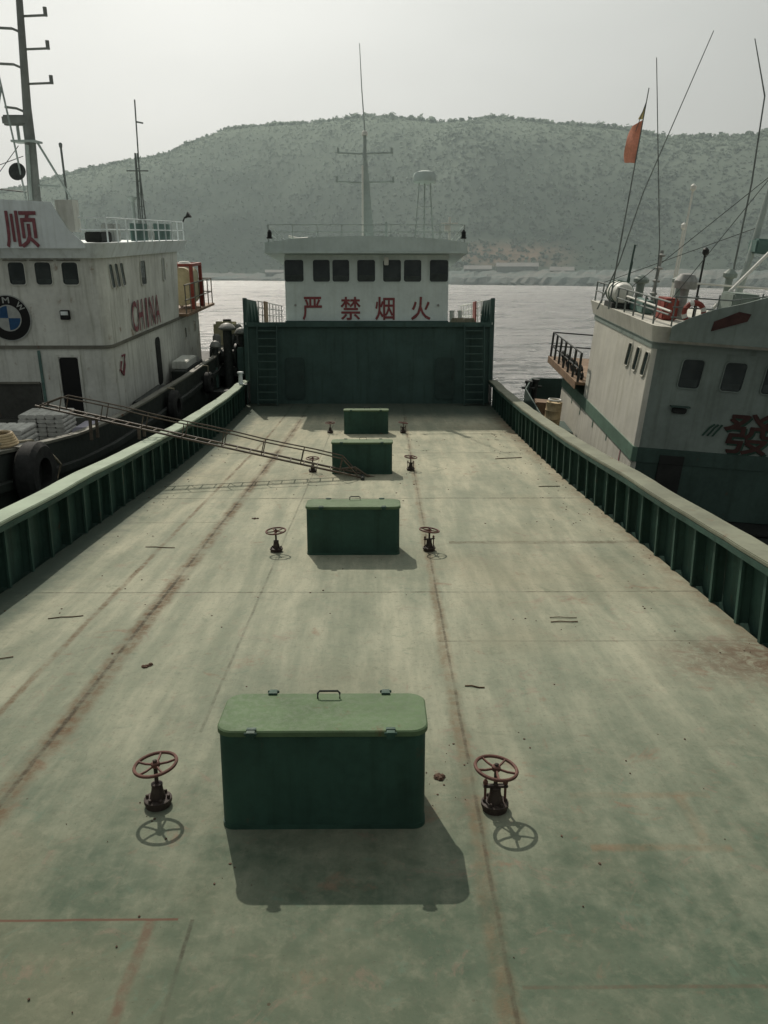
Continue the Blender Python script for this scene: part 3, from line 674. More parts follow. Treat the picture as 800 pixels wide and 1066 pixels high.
def px_x(px): return (px - 393.9) * .0411 * (1 + (WY - 34) / 36)
def window(x0, x1, y, z0, z1, parent, off, axis='y', sgn=-1, fr_mat='roofgrey', skew=0., gl='glass', t=.024):
    # rounded frame with a pane set back inside it; axis: which wall it is on
    def P(a, b, dd):
        a = a + skew * (b - z0); return (a, y + sgn*dd, b) if axis == 'y' else (y + sgn*dd, a, b)
    r = min(.09, (x1 - x0) * .22); inn = rrect(x0, x1, z0, z1, r, 4); out = rrect(x0-t, x1+t, z0-t, z1+t, r + t, 4); n = len(inn); vs = []; fs = []
    for loop, dd in ((out, .002), (out, .035), (inn, .035), (inn, .004)): vs += [P(a, b, dd) for a, b in loop]
    for k in range(3):
        for i in range(n): fs.append((k*n+i, k*n+(i+1) % n, (k+1)*n+(i+1) % n, (k+1)*n+i))
    f = MB().add(vs, fs).obj('window', fr_mat, parent)
    pn = rrect(x0+.001, x1-.001, z0+.001, z1-.001, r, 4)
    MB().add([P(a, b, .009 + .006*(b - z0)) for a, b in pn], [tuple(range(n))]).obj('pane', gl, f, off=off)
    if x1 - x0 > .4 and gl == 'glass':      # lower half of some cabins shows a sill board behind the glass
        q = random.random(); zz = z0 + (z1 - z0) * (.18 + .2*q)
        MB().add([P(a, b, .012 + .006*(b - z0)) for a, b in ((x0+.05, z0+.03), (x1-.05, z0+.03), (x1-.05, zz), (x0+.05, zz))], [(0, 1, 2, 3)]).obj('sill_board', 'sillboard', f, off=off)
    return f
dl = D['_loc']
for a, b in ((300, 319), (328.5, 345.5), (348, 365), (373, 391), (399, 417), (420, 437.5), (446, 464.5)):
    window(px_x(a), px_x(b), WY, 5.36, 6.24, D, dl, fr_mat='white')
ac = MB().box(px_x(400), px_x(404.5), WY-.2, WY-.05, 6.02, 6.34).obj('lamp_box', 'stripe_white', D, bevel=.02)
for ch, cx, w in (('严', 327, .80), ('禁', 366, .82), ('烟', 401, .80), ('火', 437.5, .80)):
    m = MB(); glyph(m, ch, (px_x(cx), WY-.012, 4.27), (1, 0, 0), (0, 0, 1), w, .93, 14, .016); m.obj('character', 'red', D)
for px in (310, 455):
    MB().tube([(px_x(px), WY-.02, ZP+.8), (px_x(px), WY-.05, ZP+.8)], .05, 10).obj('lamp', 'steel', D)
# roof rail, mast, radar
m = MB(); zr = Z1 + .12
for z in (.74, 1.02):
    m.tube([(-4.5, RY+.3, zr+z), (3.55, RY+.3, zr+z)], .018, 6)
    for x in (-4.5, 3.55): m.tube([(x, RY+.3, zr+z), (x, WY+6.8, zr+z)], .018, 6)
for k in range(9): m.tube([(-4.5+8.05*k/8, RY+.3, zr), (-4.5+8.05*k/8, RY+.3, zr+1.02)], .02, 6)
for k in range(5):
    for x in (-4.5, 3.55): m.tube([(x, RY+.3+1.6*k, zr), (x, RY+.3+1.6*k, zr+1.02)], .02, 6)
m.obj('roof_railing', 'mast', D)
MX, MY = -.56, WY + 2.2
ms = MB(); ms.prism([(MX-.07, MY-.2), (MX+.46, MY-.12), (MX+.46, MY+.12), (MX-.07, MY+.2)], zr, 10.6, top=[(MX-.07, MY-.08), (MX+.10, MY-.06), (MX+.10, MY+.06), (MX-.07, MY+.08)])
ms = ms.obj('mast', 'mast', D)
MB().tube([(MX, MY, 10.5), (MX, MY, 11.55)], .085, 10, r2=.07).obj('topmast', 'mast', ms, off=dl)
MB().tube([(MX-.1, MY-.24, zr), (MX-.1, MY-.12, 10.3)], .045, 8).obj('mast_pipe', 'stripe_white', ms, off=dl)
MB().lathe([(.13, 0), (.13, .12), (.07, .2)], (MX, MY, 11.52), 12).obj('mast_light', 'stripe_white', ms, off=dl)
MB().tube([(MX, MY, 11.7), (MX-.12, MY, 13.4), (MX-.2, MY, 15.1)], .028, 6, r2=.014).obj('whip_antenna', 'mast', ms, off=dl)
for z, h in ((9.62, 1.22), (10.78, 1.16)):
    a = MB(); a.tube([(MX-h-.06, MY-.05, z+.05), (MX-.3, MY-.05, z), (MX+h+.06, MY-.05, z+.05)], .035, 6)
    for s in (-1, 1): a.tube([(MX+s*h, MY-.05, z), (MX+s*h, MY-.05, z+.24)], .055, 8)
    a.obj('crossarm', 'mast', ms, off=dl)
TX, TY = 2.0, WY + 1.4; tw = MB()
for a, b in ((-.38, -.3), (.38, -.3), (-.38, .3), (.38, .3)): tw.tube([(TX+a*1.15, TY+b, zr), (TX+a*.62, TY+b*.6, 9.45)], .02, 6)
tw.tube([(TX, TY, zr), (TX, TY, 9.45)], .035, 8)
for z in (7.6, 8.5): tw.ring((TX, TY, z), .36, .012, 12, 5)
tw = tw.obj('radar_tower', 'mast', D)
MB().lathe([(.3, 0), (.48, .04), (.5, .1), (.5, .28), (.44, .42), (.25, .48)], (TX, TY, 9.46), 24).obj('radar_dome', 'roofgrey', tw, off=dl, smooth=True)
for x in (-4.42, 3.5):
    n_ = MB().box(x-.11, x+.11, RY-.02, RY+.2, zr+.46, zr+.5); n_.lathe([(.09, .5), (.09, .72), (.03, .8)], (x, RY+.09, zr), 10); n_.obj('side_light', 'black', D)
e_ = MB(); e_.tube([(2.95, RY+.5, zr), (2.95, RY+.5, zr+1.35)], .05, 8); e_.box(2.75, 2.98, RY+.4, RY+.6, zr+.8, zr+1.02); e_.tube([(2.6, RY+.5, zr+1.1), (3.3, RY+.5, zr+1.1)], .025, 6); e_.obj('search_light', 'stripe_white', D, smooth=True)
e_ = MB(); e_.tube([(-3.7, RY+.6, zr+.6), (-3.3, RY+.6, zr+.5), (-2.9, RY+.6, zr+.52)], .05, 8); e_.obj('hailer', 'stripe_white', D, smooth=True)
MB().tube([(.35, WY+1, zr), (.35, WY+1, zr+1.3)], .06, 8).obj('vent_pipe', 'mast', D)
# clutter on the poop deck right of the wheelhouse
for k, (x, y, lab) in enumerate(((3.55, DY+2.2, 'coil of pale rope on the poop deck close to the wheelhouse wall'), (4.2, DY+3.6, 'coil of pale rope on the poop deck behind the first, near the right railing'))):
    m = MB()
    for j in range(4): m.ring((x, y, ZP+.12+j*.05), .30-.02*j, .03, 20, 6)
    solo(m, 'rope_coil', 'rope', lab, 'rope', SHIP, (x, y, ZP+.09), 'rope coils on the poop deck', smooth=True)
b = thing('mooring_bollard', 'twin-post white bollard on the poop deck right of the wheelhouse', 'bollard', SHIP, (3.75, DY+5, ZP+.09))
MB().box(3.4, 4.1, DY+4.8, DY+5.2, ZP+.091, ZP+.13).obj('base', 'steel', b)
for x in (3.55, 3.95): MB().lathe([(.11, .03), (.11, .5), (.14, .51), (.14, .56)], (x, DY+5, ZP+.1), 14).obj('post', 'stripe_white', b, smooth=True)
b = thing('mooring_bollard', 'small pale blue bollard standing at the far end of the left pale rail', 'bollard', SHIP, (-5.62, 32.6, sheer(32.6)+.99))
MB().lathe([(.16, 0), (.16, .03), (.09, .035), (.085, .42), (.13, .43), (.13, .5), (.05, .52)], (-5.62, 32.6, sheer(32.6)+.99), 14).obj('post', 'lvisor', b, smooth=True)
MB().box(-5.86, -5.38, 32.4, 32.8, sheer(32.6)+.985, sheer(32.6)+1.0).obj('base', 'steel', b)

# ------------------------------------------------------------------ left ship
LS = thing('cargo_ship', 'weathered white ship alongside on the left with CHINA lettering and a round emblem', 'ship', LEFT, (-3, 3, -1.2))
ll = LS['_loc']
GUN = [(-14, 1.0), (-9.9, 0.36), (-8.5, .14), (-6.8, -.11), (-4.6, -.31), (-1.3, -.47), (1.4, -.54), (3.8, -.62), (7.8, -.66), (9.4, -.70), (15, -.7)]
GX = [(-14, 1.15), (-9.5, 1.3), (9, 1.3), (12, 1.1), (15, .6)]
ys = [-14 + i * .5 for i in range(59)]
def lstrip(secs):
    m = MB(); n = len(secs(0)); vs = []; fs = []
    for y in ys: vs += [(lerp_tab(GX, y) + a, y, b) for a, b in secs(y)]
    for i in range(len(ys)-1):
        for k in range(n): fs.append((i*n+k, i*n+(k+1) % n, (i+1)*n+(k+1) % n, (i+1)*n+k))
    fs += [tuple(range(n)), tuple(range((len(ys)-1)*n, len(ys)*n))]
    return m.add(vs, fs)
lstrip(lambda y: [(-.05, -5.6), (0, -5.6), (0, lerp_tab(GUN, y)), (-.05, lerp_tab(GUN, y))]).obj('hull', 'lhull', LS)
lstrip(lambda y: [(-.16, lerp_tab(GUN, y)+.002), (.05, lerp_tab(GUN, y)+.002), (.05, lerp_tab(GUN, y)+.06), (-.16, lerp_tab(GUN, y)+.06)]).obj('gunwale', 'gunwale', LS)
lstrip(lambda y: [(.002, lerp_tab(GUN, y)-.72), (.10, lerp_tab(GUN, y)-.70), (.10, lerp_tab(GUN, y)-.55), (.002, lerp_tab(GUN, y)-.53)]).obj('rubbing_strake', 'lhull', LS)
lstrip(lambda y: [(-12, -1.3), (-.052, -1.3), (-.052, -1.22), (-12, -1.22)]).obj('deck_plate', 'ldeck', LS)
def plan(x0, x1, y0, y1, r):          # rounded only at the front right corner
    out = [(x0, y0)]
    for i in range(9):
        a = R(-90 + 90*i/8); out.append((x1 - r + r*math.cos(a), y0 + r + r*math.sin(a)))
    return out + [(x1, y1), (x0, y1)]
MB().prism(plan(-9, 0, 0, 12.55, .3), -1.219, .95).obj('lower_wall', 'lwhite', LS, smooth=True)
MB().prism(plan(-9, .05, -.05, 12.6, .32), .952, 1.05).obj('deck_edge', 'gunwale', LS, smooth=True)
MB().prism(plan(-9, 0, 0, 8.9, .3), 1.052, 3.62, top=plan(-9, 0.05, -.05, 9.2, .3)).obj('upper_wall', 'lwhite', LS, smooth=True)
MB().prism(plan(-9, .16, -.2, 9.9, .4), 3.622, 4.05, top=plan(-9, .34, -.42, 10.05, .45)).obj('roof_visor', 'lvisor', LS, smooth=True)
nb = [(-9, 3.9), (-.25, 3.9), (-.30, 4.06), (-.68, 4.40), (-.90, 4.78), (-1.08, 5.16), (-2.8, 5.24), (-9, 5.24)]
m = MB(); m.prism(nb, -.44, -.40, 'y'); m.obj('name_board', 'lvisor', LS)
m = MB(); m.box(-1.0, -.5, -.385, .1, 4.35, 5.22); m.obj('board_stay', 'lwhite', LS)
m = MB(); glyph(m, '顺', (-2.03, -.455, 4.42), (1, 0, 0), (0, 0, 1), .93, .98, 14, .02); m.obj('character', 'lred', LS)
m = MB(); m.tube([(-3.02, -.45, 4.62), (-2.93, -.45, 4.5), (-2.76, -.45, 4.52), (-2.74, -.45, 4.72)], .05, 6); m.obj('character', 'rdark', LS)
for a in (-3.62, -2.76, -1.97, -1.17):
    window(a, a+.48, -.045, 2.86, 3.5, LS, ll, fr_mat='lwhite')
    MB().box(a-.1, a+.58, -.13, -.046, 3.545, 3.57).obj('window_hood', 'gunwale', LS)
for y0 in (.62, 1.16, 1.70): window(y0, y0+.34, .042, 2.72, 3.42, LS, ll, 'x', 1, 'lwhite', -.25)
window(3.8, 4.42, .042, 2.62, 3.42, LS, ll, 'x', 1, 'lwhite')
window(6.72, 7.02, .042, 2.62, 3.42, LS, ll, 'x', 1, 'lwhite', gl='emwhite')  # white pane paints in the daylight seen through this window
for i, ch in enumerate('CHINA'):
    m = MB(); y = 2.62 + i*.74 + (-.06 if i > 2 else 0); w = .56 if ch != 'I' else .14
    glyph(m, ch, (.055, y, 1.66), (0, 1, 0), (0, 0, 1), w, .98, 16, .012); m.obj('letter', 'lred', LS)
m = MB(); m.tube([(.045, .75, .45), (.045, .6, .2), (.045, .85, 0), (.045, 1.05, .3), (.045, 1.15, .62), (.045, .9, .6)], .035, 5); m.obj('painted_mark', 'lred', LS)
dr = MB().prism([(a, b) for a, b in rrect(-1.63, -1.05, -1.15, .68, .08)], -.015, -.003, 'y').obj('door', 'black', LS)
m = MB()
for q in ((-1.71, -1.64, -1.15, .70), (-1.04, -.97, -1.15, .70)): m.box(q[0], q[1], -.05, -.002, q[2], q[3])
m.box(-1.71, -.97, -.05, -.002, .702, .77); m.obj('door_frame', 'lwhite', LS)
dr = MB().prism([(a, b) for a, b in rrect(4.95, 5.6, -1.1, .66, .2)], .003, .014, 'x').obj('door', 'rdark', LS)
for y0, z0 in ((9.6, .1), (11.4, .2)): window(y0, y0+.32, 0, z0, z0+.42, LS, ll, 'x', 1, 'lwhite')
MB().box(-3.9, -2.3, -.06, -.003, -1.2, -.1).obj('grey_panel', 'ldeck', LS)
MB().box(-9, -2.3, -.12, -.062, -.12, -.06).obj('panel_ledge', 'gunwale', LS)
MB().box(-2.26, -2.18, -.05, -.003, -1.2, .9).obj('drain_pipe', 'lgreen', LS)
fl = MB(); fl.box(-1.36, -1.08, -.18, -.06, 1.84, 2.12); fl = fl.obj('flood_light', 'black', LS, bevel=.015); MB().box(-1.33, -1.11, -.19, -.181, 1.98, 2.09).obj('lens', 'lvisor', fl, off=ll)
# round emblem: dark ring, four quarters, three letters
ec = Vector((-2.98, 0, 1.88)); er = .66
def disc_sector(r0, r1, a0, a1, y0, y1, n=16):
    m = MB(); vs = []
    for y in (y0, y1):
        for i in range(n+1):
            a = a0 + (a1-a0)*i/n
            for r in (r0, r1): vs.append((ec.x + r*math.cos(a), y, ec.z + r*math.sin(a)))
    fs = []; k = 2*(n+1)
    for i in range(n):
        b = 2*i; fs += [(b, b+1, b+3, b+2), (k+b, k+b+2, k+b+3, k+b+1), (b, b+2, k+b+2, k+b), (b+1, k+b+1, k+b+3, b+3)]
    fs += [(0, k, k+1, 1), (2*n, 2*n+1, k+2*n+1, k+2*n)]
    return m.add(vs, fs)
em = disc_sector(.395, er, 0, 2*PI, -.055, -.04, 48).obj('emblem', 'black', LS)
disc_sector(er+.002, er+.03, 0, 2*PI, -.056, -.042, 48).obj('rim', 'emwhite', em, off=ll)
for k in range(4): disc_sector(.001, .36, k*PI/2, (k+1)*PI/2, -.054, -.042, 12).obj('quarter', 'emwhite' if k % 2 == 0 else 'blue', em, off=ll)
disc_sector(.362, .393, 0, 2*PI, -.0545, -.0415, 48).obj('inner_rim', 'emwhite', em, off=ll)
for ch, a in (('B', 140), ('M', 90), ('W', 40)):
    a = R(a); ux = (math.sin(a), 0, -math.cos(a)); uy = (math.cos(a), 0, math.sin(a)); m = MB()
    glyph(m, ch, (ec.x + .53*math.cos(a), -.061, ec.z + .53*math.sin(a)), ux, uy, .2 if ch != 'W' else .25, .17, 18, .004); m.obj('letter', 'emwhite', em, off=ll)
# aft balcony
MB().box(-8, .36, 8.95, 14.6, 1.0525, 1.16).obj('balcony_deck', 'wood', LS)
m = MB()
for z in (1.7, 2.3):
    m.tube([(.28, 9.0, z), (.28, 14.5, z), (-4, 14.5, z)], .028, 6)
for k in range(7): m.tube([(.28, 9.1+.9*k, 1.16), (.28, 9.1+.9*k, 2.3)], .026, 6)
m.obj('balcony_railing', 'gunwale', LS)
# roof railing with green boards behind it
m = MB()
for z in (4.42, 4.75): m.tube([(-.6, -.1, z), (.22, .2, z), (.22, 9.9, z)], .024, 6)
for k in range(11): m.tube([(.22, .2+.97*k, 4.04), (.22, .2+.97*k, 4.75)], .026, 6)
m.obj('roof_railing', 'lvisor', LS)
for a, b, h in ((3.1, 5.0, .56), (6.0, 8.2, .58)): MB().box(.05, .1, a, b, 4.07, 4.07+h).obj('roof_board', 'lgreen', LS)
MB().box(-.5, .0, .3, 1.3, 4.06, 4.36).obj('roof_locker', 'rdark', LS, bevel=.03)
MB().box(-.42, -.02, 1.6, 2.3, 4.06, 4.6).obj('roof_locker', 'emwhite', LS, bevel=.03)
m = MB()
for k in range(4): m.tube([(.05, 5.1+k*.28, 4.07), (.05, 5.25+k*.28, 4.55)], .03, 5)
m.obj('rack', 'emwhite', LS)
m = MB(); m.tube([(.22, 9.95, 4.75), (.3, 10.0, 4.95)], .03, 6); m.lathe([(.04, 0), (.05, .08), (.14, .22), (.13, .23)], (.32, 10.0, 4.92), 12, Matrix.Rotation(R(55), 3, 'Y')); m.obj('hailer', 'rdark', LS)
# leaning main mast with its yards
my = 2.5
mp = [(-2.66, my, 4.1), (-2.72, my, 5.4), (-2.62, my, 7.0), (-2.57, my, 8.0), (-2.37, my, 10.85), (-2.33, my, 11.5)]
m = MB()
for (a, b), (r1, r2) in zip(zip(mp, mp[1:]), ((.26, .2), (.2, .17), (.17, .13), (.13, .10), (.10, .09))): m.tube([a, b], r1, 10, r2=r2)
M['lmast'] = paint('left_mast_grey', (.20, .215, .20), .6, .2)
mast = m.obj('mast', 'lmast', LS, smooth=True)
for z, x0, x1 in ((10.42, -2.4, -1.65), (9.55, -2.48, -1.7), (8.62, -2.52, -1.72)):
    a = MB(); a.tube([(x0, my, z), (x1, my, z+.03)], .035, 6); a.tube([(x1, my, z), (x1, my, z+.24)], .06, 8); a.obj('yard', 'lmast', mast, off=ll)
for z, x0, x1 in ((10.1, -2.4, -3.6), (9.15, -2.5, -3.7), (7.95, -2.6, -3.25)):
    a = MB(); a.tube([(x0, my, z-.12), (x0-.3, my, z), (x1, my, z+.04)], .04, 6); a.obj('yard', 'lmast', mast, off=ll)
MB().box(-3.36, -2.5, my-.15, my+.15, 7.47, 7.76).obj('radar_scanner', 'lmast', mast, off=ll, bevel=.05)
MB().box(-3.1, -2.35, my-.3, my+.3, 6.98, 7.04).obj('platform', 'mast', mast, off=ll)
m = MB(); m.tube([(-2.95, my, 7.04), (-2.95, my, 7.47)], .05, 8); m.tube([(-2.75, my, 7.04), (-2.75, my, 7.47)], .04, 8); m.obj('scanner_leg', 'mast', mast, off=ll)
MB().lathe([(.02, 0), (.16, .03), (.26, .1), (.27, .13), (.1, .1)], (-3.02, my-.2, 6.1), 20, Matrix.Rotation(R(75), 3, 'X')).obj('dish', 'iron', mast, off=ll, smooth=True)
m = MB(); m.tube([(-2.4, my, 7.0), (-1.25, my, 4.8), (-1.1, my, 4.1)], .035, 6); m.tube([(-2.62, my-.05, 5.75), (-1.85, my, 5.72)], .03, 6); m.obj('mast_stay', 'mast', mast, off=ll)
m = MB(); m.tube([(-3.2, my-.3, 9.1), (-3.0, my-.3, 7.0), (-2.85, my-.3, 5.0), (-2.83, my-.3, 4.1)], .03, 6); m.tube([(-3.15, my-.3, 8.5), (-3.6, my-.3, 7.2)], .04, 6); m.tube([(-2.63, my-.25, 6.9), (-2.75, my-.25, 5.3)], .06, 6); m.obj('mast_pipe', 'mast', mast, off=ll)
m = MB(); m.tube([(-3.0, my, 6.9), (-4.6, my, 5.2)], .012, 5); m.tube([(-2.9, my, 6.6), (-4.6, my, 6.05)], .012, 5); m.tube([(-2.95, my, 5.55), (-5.0, my, 5.75)], .02, 5); m.obj('rigging', 'iron', mast, off=ll)
m = MB(); m.tube([(-1.72, 2.6, 4.06), (-1.72, 2.6, 6.9)], .035, 7); m.lathe([(.05, 0), (.06, .1), (.03, .14)], (-1.72, 2.6, 6.86), 8); m.obj('signal_pole', 'pole', LS)
m = MB()
for k in range(3): m.tube([(-.36 + .17*math.cos(k*2.1), 6 + .17*math.sin(k*2.1), 4.06), (-.33 + .05*math.cos(k*2.1), 6+.05*math.sin(k*2.1), 7.0)], .026, 6)
m.tube([(-.34, 6, 4.06), (-.2, 6, 8.7)], .025, 6); m.tube([(-.72, 6, 6.42), (.05, 6, 6.42)], .025, 6); m.tube([(-.2, 6, 8.0), (0.02, 6, 7.96)], .03, 6)
for k in range(6): m.ring((-.34, 6, 4.4+.42*k), .15-.015*k, .012, 8, 4)
m.obj('lattice_antenna', 'pole', LS)
m = MB().tube([(-.62, 6, 4.06), (-.62, 6, 5.45)], .07, 8); m.lathe([(.07, 0), (.2, .12), (.2, .16)], (-.62, 6, 5.4), 12); m.obj('vent_pipe', 'mast', LS)
for k, (x, h) in enumerate(((-.9, .5), (-.3, .8), (.55, .35))): MB().box(x-.18, x+.18, .5+4*k, 1.1+4*k, 0, 0).v
MB().box(.25, .8, 5.9, 9.0, -1.219, -.72).obj('deck_locker', 'lhull', LS, bevel=.03)
MB().box(.15, .75, 6.4, 8.2, -.718, -.42).obj('deck_locker', 'lwhite', LS, bevel=.03)
MB().box(.08, .5, 1.2, 4.4, -1.219, -.95).obj('deck_pipe', 'iron', LS, bevel=.05)

# things standing on the left ship
t = thing('storage_tank', 'cream tank in a red frame on the aft balcony of the left ship', 'tank', LEFT, (-.35, 12, 1.161))
m = MB()
for x in (-.85, .12):
    for y in (11.2, 13.0): m.box(x-.07, x+.07, y-.07, y+.07, 1.162, 2.95)
m.box(-.92, .19, 11.13, 11.27, 2.951, 3.07); m.box(-.92, .19, 12.93, 13.07, 2.951, 3.07); m.box(-.92, -.78, 11.271, 12.929, 2.951, 3.07); m.box(.05, .19, 11.271, 12.929, 2.951, 3.07); m.obj('frame', 'redframe', t)
MB().prism([(a, b) for a, b in rrect(-.76, .03, 1.3, 2.9, .3)], 11.28, 12.92, 'y').obj('tank_body', 'cream', t, smooth=True)
MB().lathe([(.3, 2.9), (.3, 3.05), (.2, 3.14)], (-.36, 12.1, 0), 14).obj('filler_cap', 'stripe_white', t)
def slat_stack(x, y, w, dpt, n, h, label, z0=-1.218):
    t = thing('sack_stack', label, 'sacks', LEFT, (x, y, z0), 'white stacks on the deck of the left ship')
    m = MB(); rr = random.Random(int(x*100))
    cols = max(2, round(w / .26))
    for i in range(n):
        for c in range(cols):
            cx = x - w/2 + (c + .5)*w/cols + rr.uniform(-.012, .012); cy = y + rr.uniform(-.03, .03); zz = z0 + i*h
            m.prism([(a, b) for a, b in rrect(cx - w/cols/2 + .006, cx + w/cols/2 - .006, zz + .008, zz + h - .004, h*.32, 3)], cy - dpt/2, cy + dpt/2, 'y')
    m.obj('sacks', 'sack', t, smooth=True)
    MB().box(x-w/2-.04, x+w/2+.04, y-dpt/2-.02, y+dpt/2+.02, z0-.0, z0+.006).obj('pallet', 'wood', t)
slat_stack(-.98, -3.0, 1.25, .9, 7, .122, 'tall white sack stack on the left ship beside the black doorway')
slat_stack(-1.55, -4.6, 1.5, .9, 6, .135, 'wide white sack stack on the left ship, nearest to the camera')
m = MB(); m.prism([(a, b) for a, b in rrect(-.18, .42, -1.218, -.72, .14)], -3.4, -2.6, 'y')
solo(m, 'wrapped_bundle', 'bundle', 'lilac-white wrapped bundle on the left ship right of the tall sack stack', 'bundle', LEFT, (.12, -3, -1.218), smooth=True)
def fender(x, y, z, label, rad=.5, L_=.28):
    t = thing('tyre_fender', label, 'fender', LEFT, (x, y, z), 'black tyre fenders hung on the left ship')
    rot = Matrix.Rotation(R(90), 3, 'Y'); m = MB()
    m.lathe([(rad*.5, -L_/2), (rad*.86, -L_/2), (rad, -L_*.3), (rad, L_*.3), (rad*.86, L_/2), (rad*.5, L_/2), (rad*.52, 0)], (x, y, z), 26, rot); m.obj('tyre', 'rubber', t, smooth=True)
    zt = lerp_tab(GUN, y) + .08
    MB().tube([(x-.2, y, zt), (x+.02, y, zt-.02), (x, y+.05, z+rad*.9)], .022, 6).obj('rope', 'rope', t)
fender(1.56, 1.0, -1.05, 'black tyre fender on the left ship side below its deckhouse', .52)
fender(1.58, -9.9, -.10, 'big black tyre fender with a pale rope at the left edge of the picture', .62, .4)
fender(1.56, 6.4, -1.25, 'far black tyre fender on the left ship close to its stern', .42)
m = MB(); m.tube([(.9, -10.6, .62), (1.25, -9.9, .52), (1.42, -9.5, .46), (1.52, -9.0, .1), (1.62, -8.75, -.25), (1.5, -9.1, -.9)], .028, 7)
solo(m, 'mooring_rope', 'rope', 'pale rope hanging over the left ship side next to the big tyre fender', 'rope', LEFT, (1.3, -9.5, .4), smooth=True)
m = MB()
for j in range(5): m.ring((1.0, -9.9, .5+.045*j), .3-.02*j, .035, 18, 6)
solo(m, 'rope_coil', 'drum', 'heap of tan rope on the left ship gunwale at the picture edge', 'rope', LEFT, (1.0, -9.9, .48), smooth=True)
# machinery on the left ship's stern, seen against the bright water
t = thing('cream_tank', 'cream rectangular tank on the left ship stern against the glittering water', 'tank', SHIP, (-6.9, 38.5, 2.2))
MB().box(-7.75, -6.75, 38, 39.4, 2.2, 3.75).obj('tank_body', 'cream', t, bevel=.12)
MB().box(-7.85, -6.65, 37.9, 39.5, 1.2, 2.198).obj('base', 'iron', t)
MB().lathe([(.2, 0), (.2, .1), (.05, .12)], (-7.2, 38.7, 3.75), 12).obj('filler_cap', 'iron', t)
def winch(x, y, z, label, s=1.):
    t = thing('deck_winch', label, 'winch', SHIP, (x, y, z), 'dark winches at the left ship stern')
    MB().box(x-.55*s, x+.55*s, y-.5*s, y+.5*s, z, z+.35*s).obj('bed', 'iron', t, bevel=.02)
    rot = Matrix.Rotation(R(90), 3, 'Y'); m = MB(); zz = z+.75*s
    m.lathe([(.5*s, -.5*s), (.5*s, -.42*s), (.26*s, -.41*s), (.26*s, .41*s), (.5*s, .42*s), (.5*s, .5*s)], (x, y, zz), 20, rot); m.obj('drum', 'iron', t, smooth=True)
    m = MB(); m.box(x+.52*s, x+.75*s, y-.3*s, y+.3*s, z, z+1.1*s); m.obj('gear_case', 'lgreen', t, bevel=.04)
    MB().lathe([(.16*s, .8*s), (.16*s, 1.5*s), (.1*s, 1.6*s)], (x-.35*s, y+.3*s, z), 12).obj('motor', 'steel', t, smooth=True)
winch(-6.9, 36.2, 1.35, 'dark winch on the left ship stern in front of the cream tank', 1.15)
winch(-7.6, 34.6, .9, 'dark winch on the left ship stern beside its white house wall', .85)
winch(-6.25, 38.2, 1.7, 'dark winch behind the others, beside our green side plate', 1.2)
for x, y, z, h, r, lab in ((-7.05, 34.9, .9, 1.75, .13, 'grey mushroom vent among the winches, left of the tall dark one'), (-6.6, 35.4, .9, 2.5, .2, 'tall dark mushroom vent among the winches'),
                          (-6.2, 36.6, 1.2, 2.0, .16, 'short dark vent close to our green side plate')):
    t = thing('mushroom_vent', lab, 'vent', SHIP, (x, y, z), 'mushroom vents at the left ship stern')
    MB().tube([(x, y, z), (x, y, z+h)], r, 12).obj('pipe', 'iron', t, smooth=True)
    MB().lathe([(r*1.05, 0), (r*1.9, .06), (r*1.9, .12), (r*1.2, .28), (r*.3, .33)], (x, y, z+h-.05), 14).obj('cap', 'steel', t, smooth=True)
m = MB(); m.box(-8.4, -5.95, 32.8, 44, -3.2, .9); m.box(-8.4, -6.15, 36.5, 43.8, .902, 1.35)
m.obj('stern_deck', 'lhull', LS, off=(0, 0, 0)).matrix_parent_inverse = Matrix.Identity(4)
STERN = COL.objects['stern_deck']

# ------------------------------------------------------------------ right ship
RS = thing('cargo_ship', 'leaning grey-white ship on the right with a green stripe and maroon character', 'ship', RIGHT, (3, 4, -1.4))
rl = RS['_loc']
def rplan(x0, x1, y0, y1, r):
    out = [(x1, y0), (x1, y1), (x0, y1)]
    for i in range(9):
        a = R(180 + 90*i/8); out.append((x0 + r + r*math.cos(a), y0 + r + r*math.sin(a)))
    return out
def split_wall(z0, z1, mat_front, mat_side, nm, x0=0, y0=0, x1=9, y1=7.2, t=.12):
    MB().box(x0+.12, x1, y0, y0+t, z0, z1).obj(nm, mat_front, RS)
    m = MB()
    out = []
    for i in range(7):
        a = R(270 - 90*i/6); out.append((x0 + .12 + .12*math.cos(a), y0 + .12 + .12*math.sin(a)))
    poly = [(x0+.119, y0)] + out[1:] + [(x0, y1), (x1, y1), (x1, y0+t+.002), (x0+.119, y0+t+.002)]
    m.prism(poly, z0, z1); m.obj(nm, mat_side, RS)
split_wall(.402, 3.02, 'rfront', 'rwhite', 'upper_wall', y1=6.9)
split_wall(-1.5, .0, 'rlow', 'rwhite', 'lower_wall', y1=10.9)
split_wall(.002, .40, 'rlow', 'rstripe', 'stripe_band', -.03, -.03, y1=10.9)
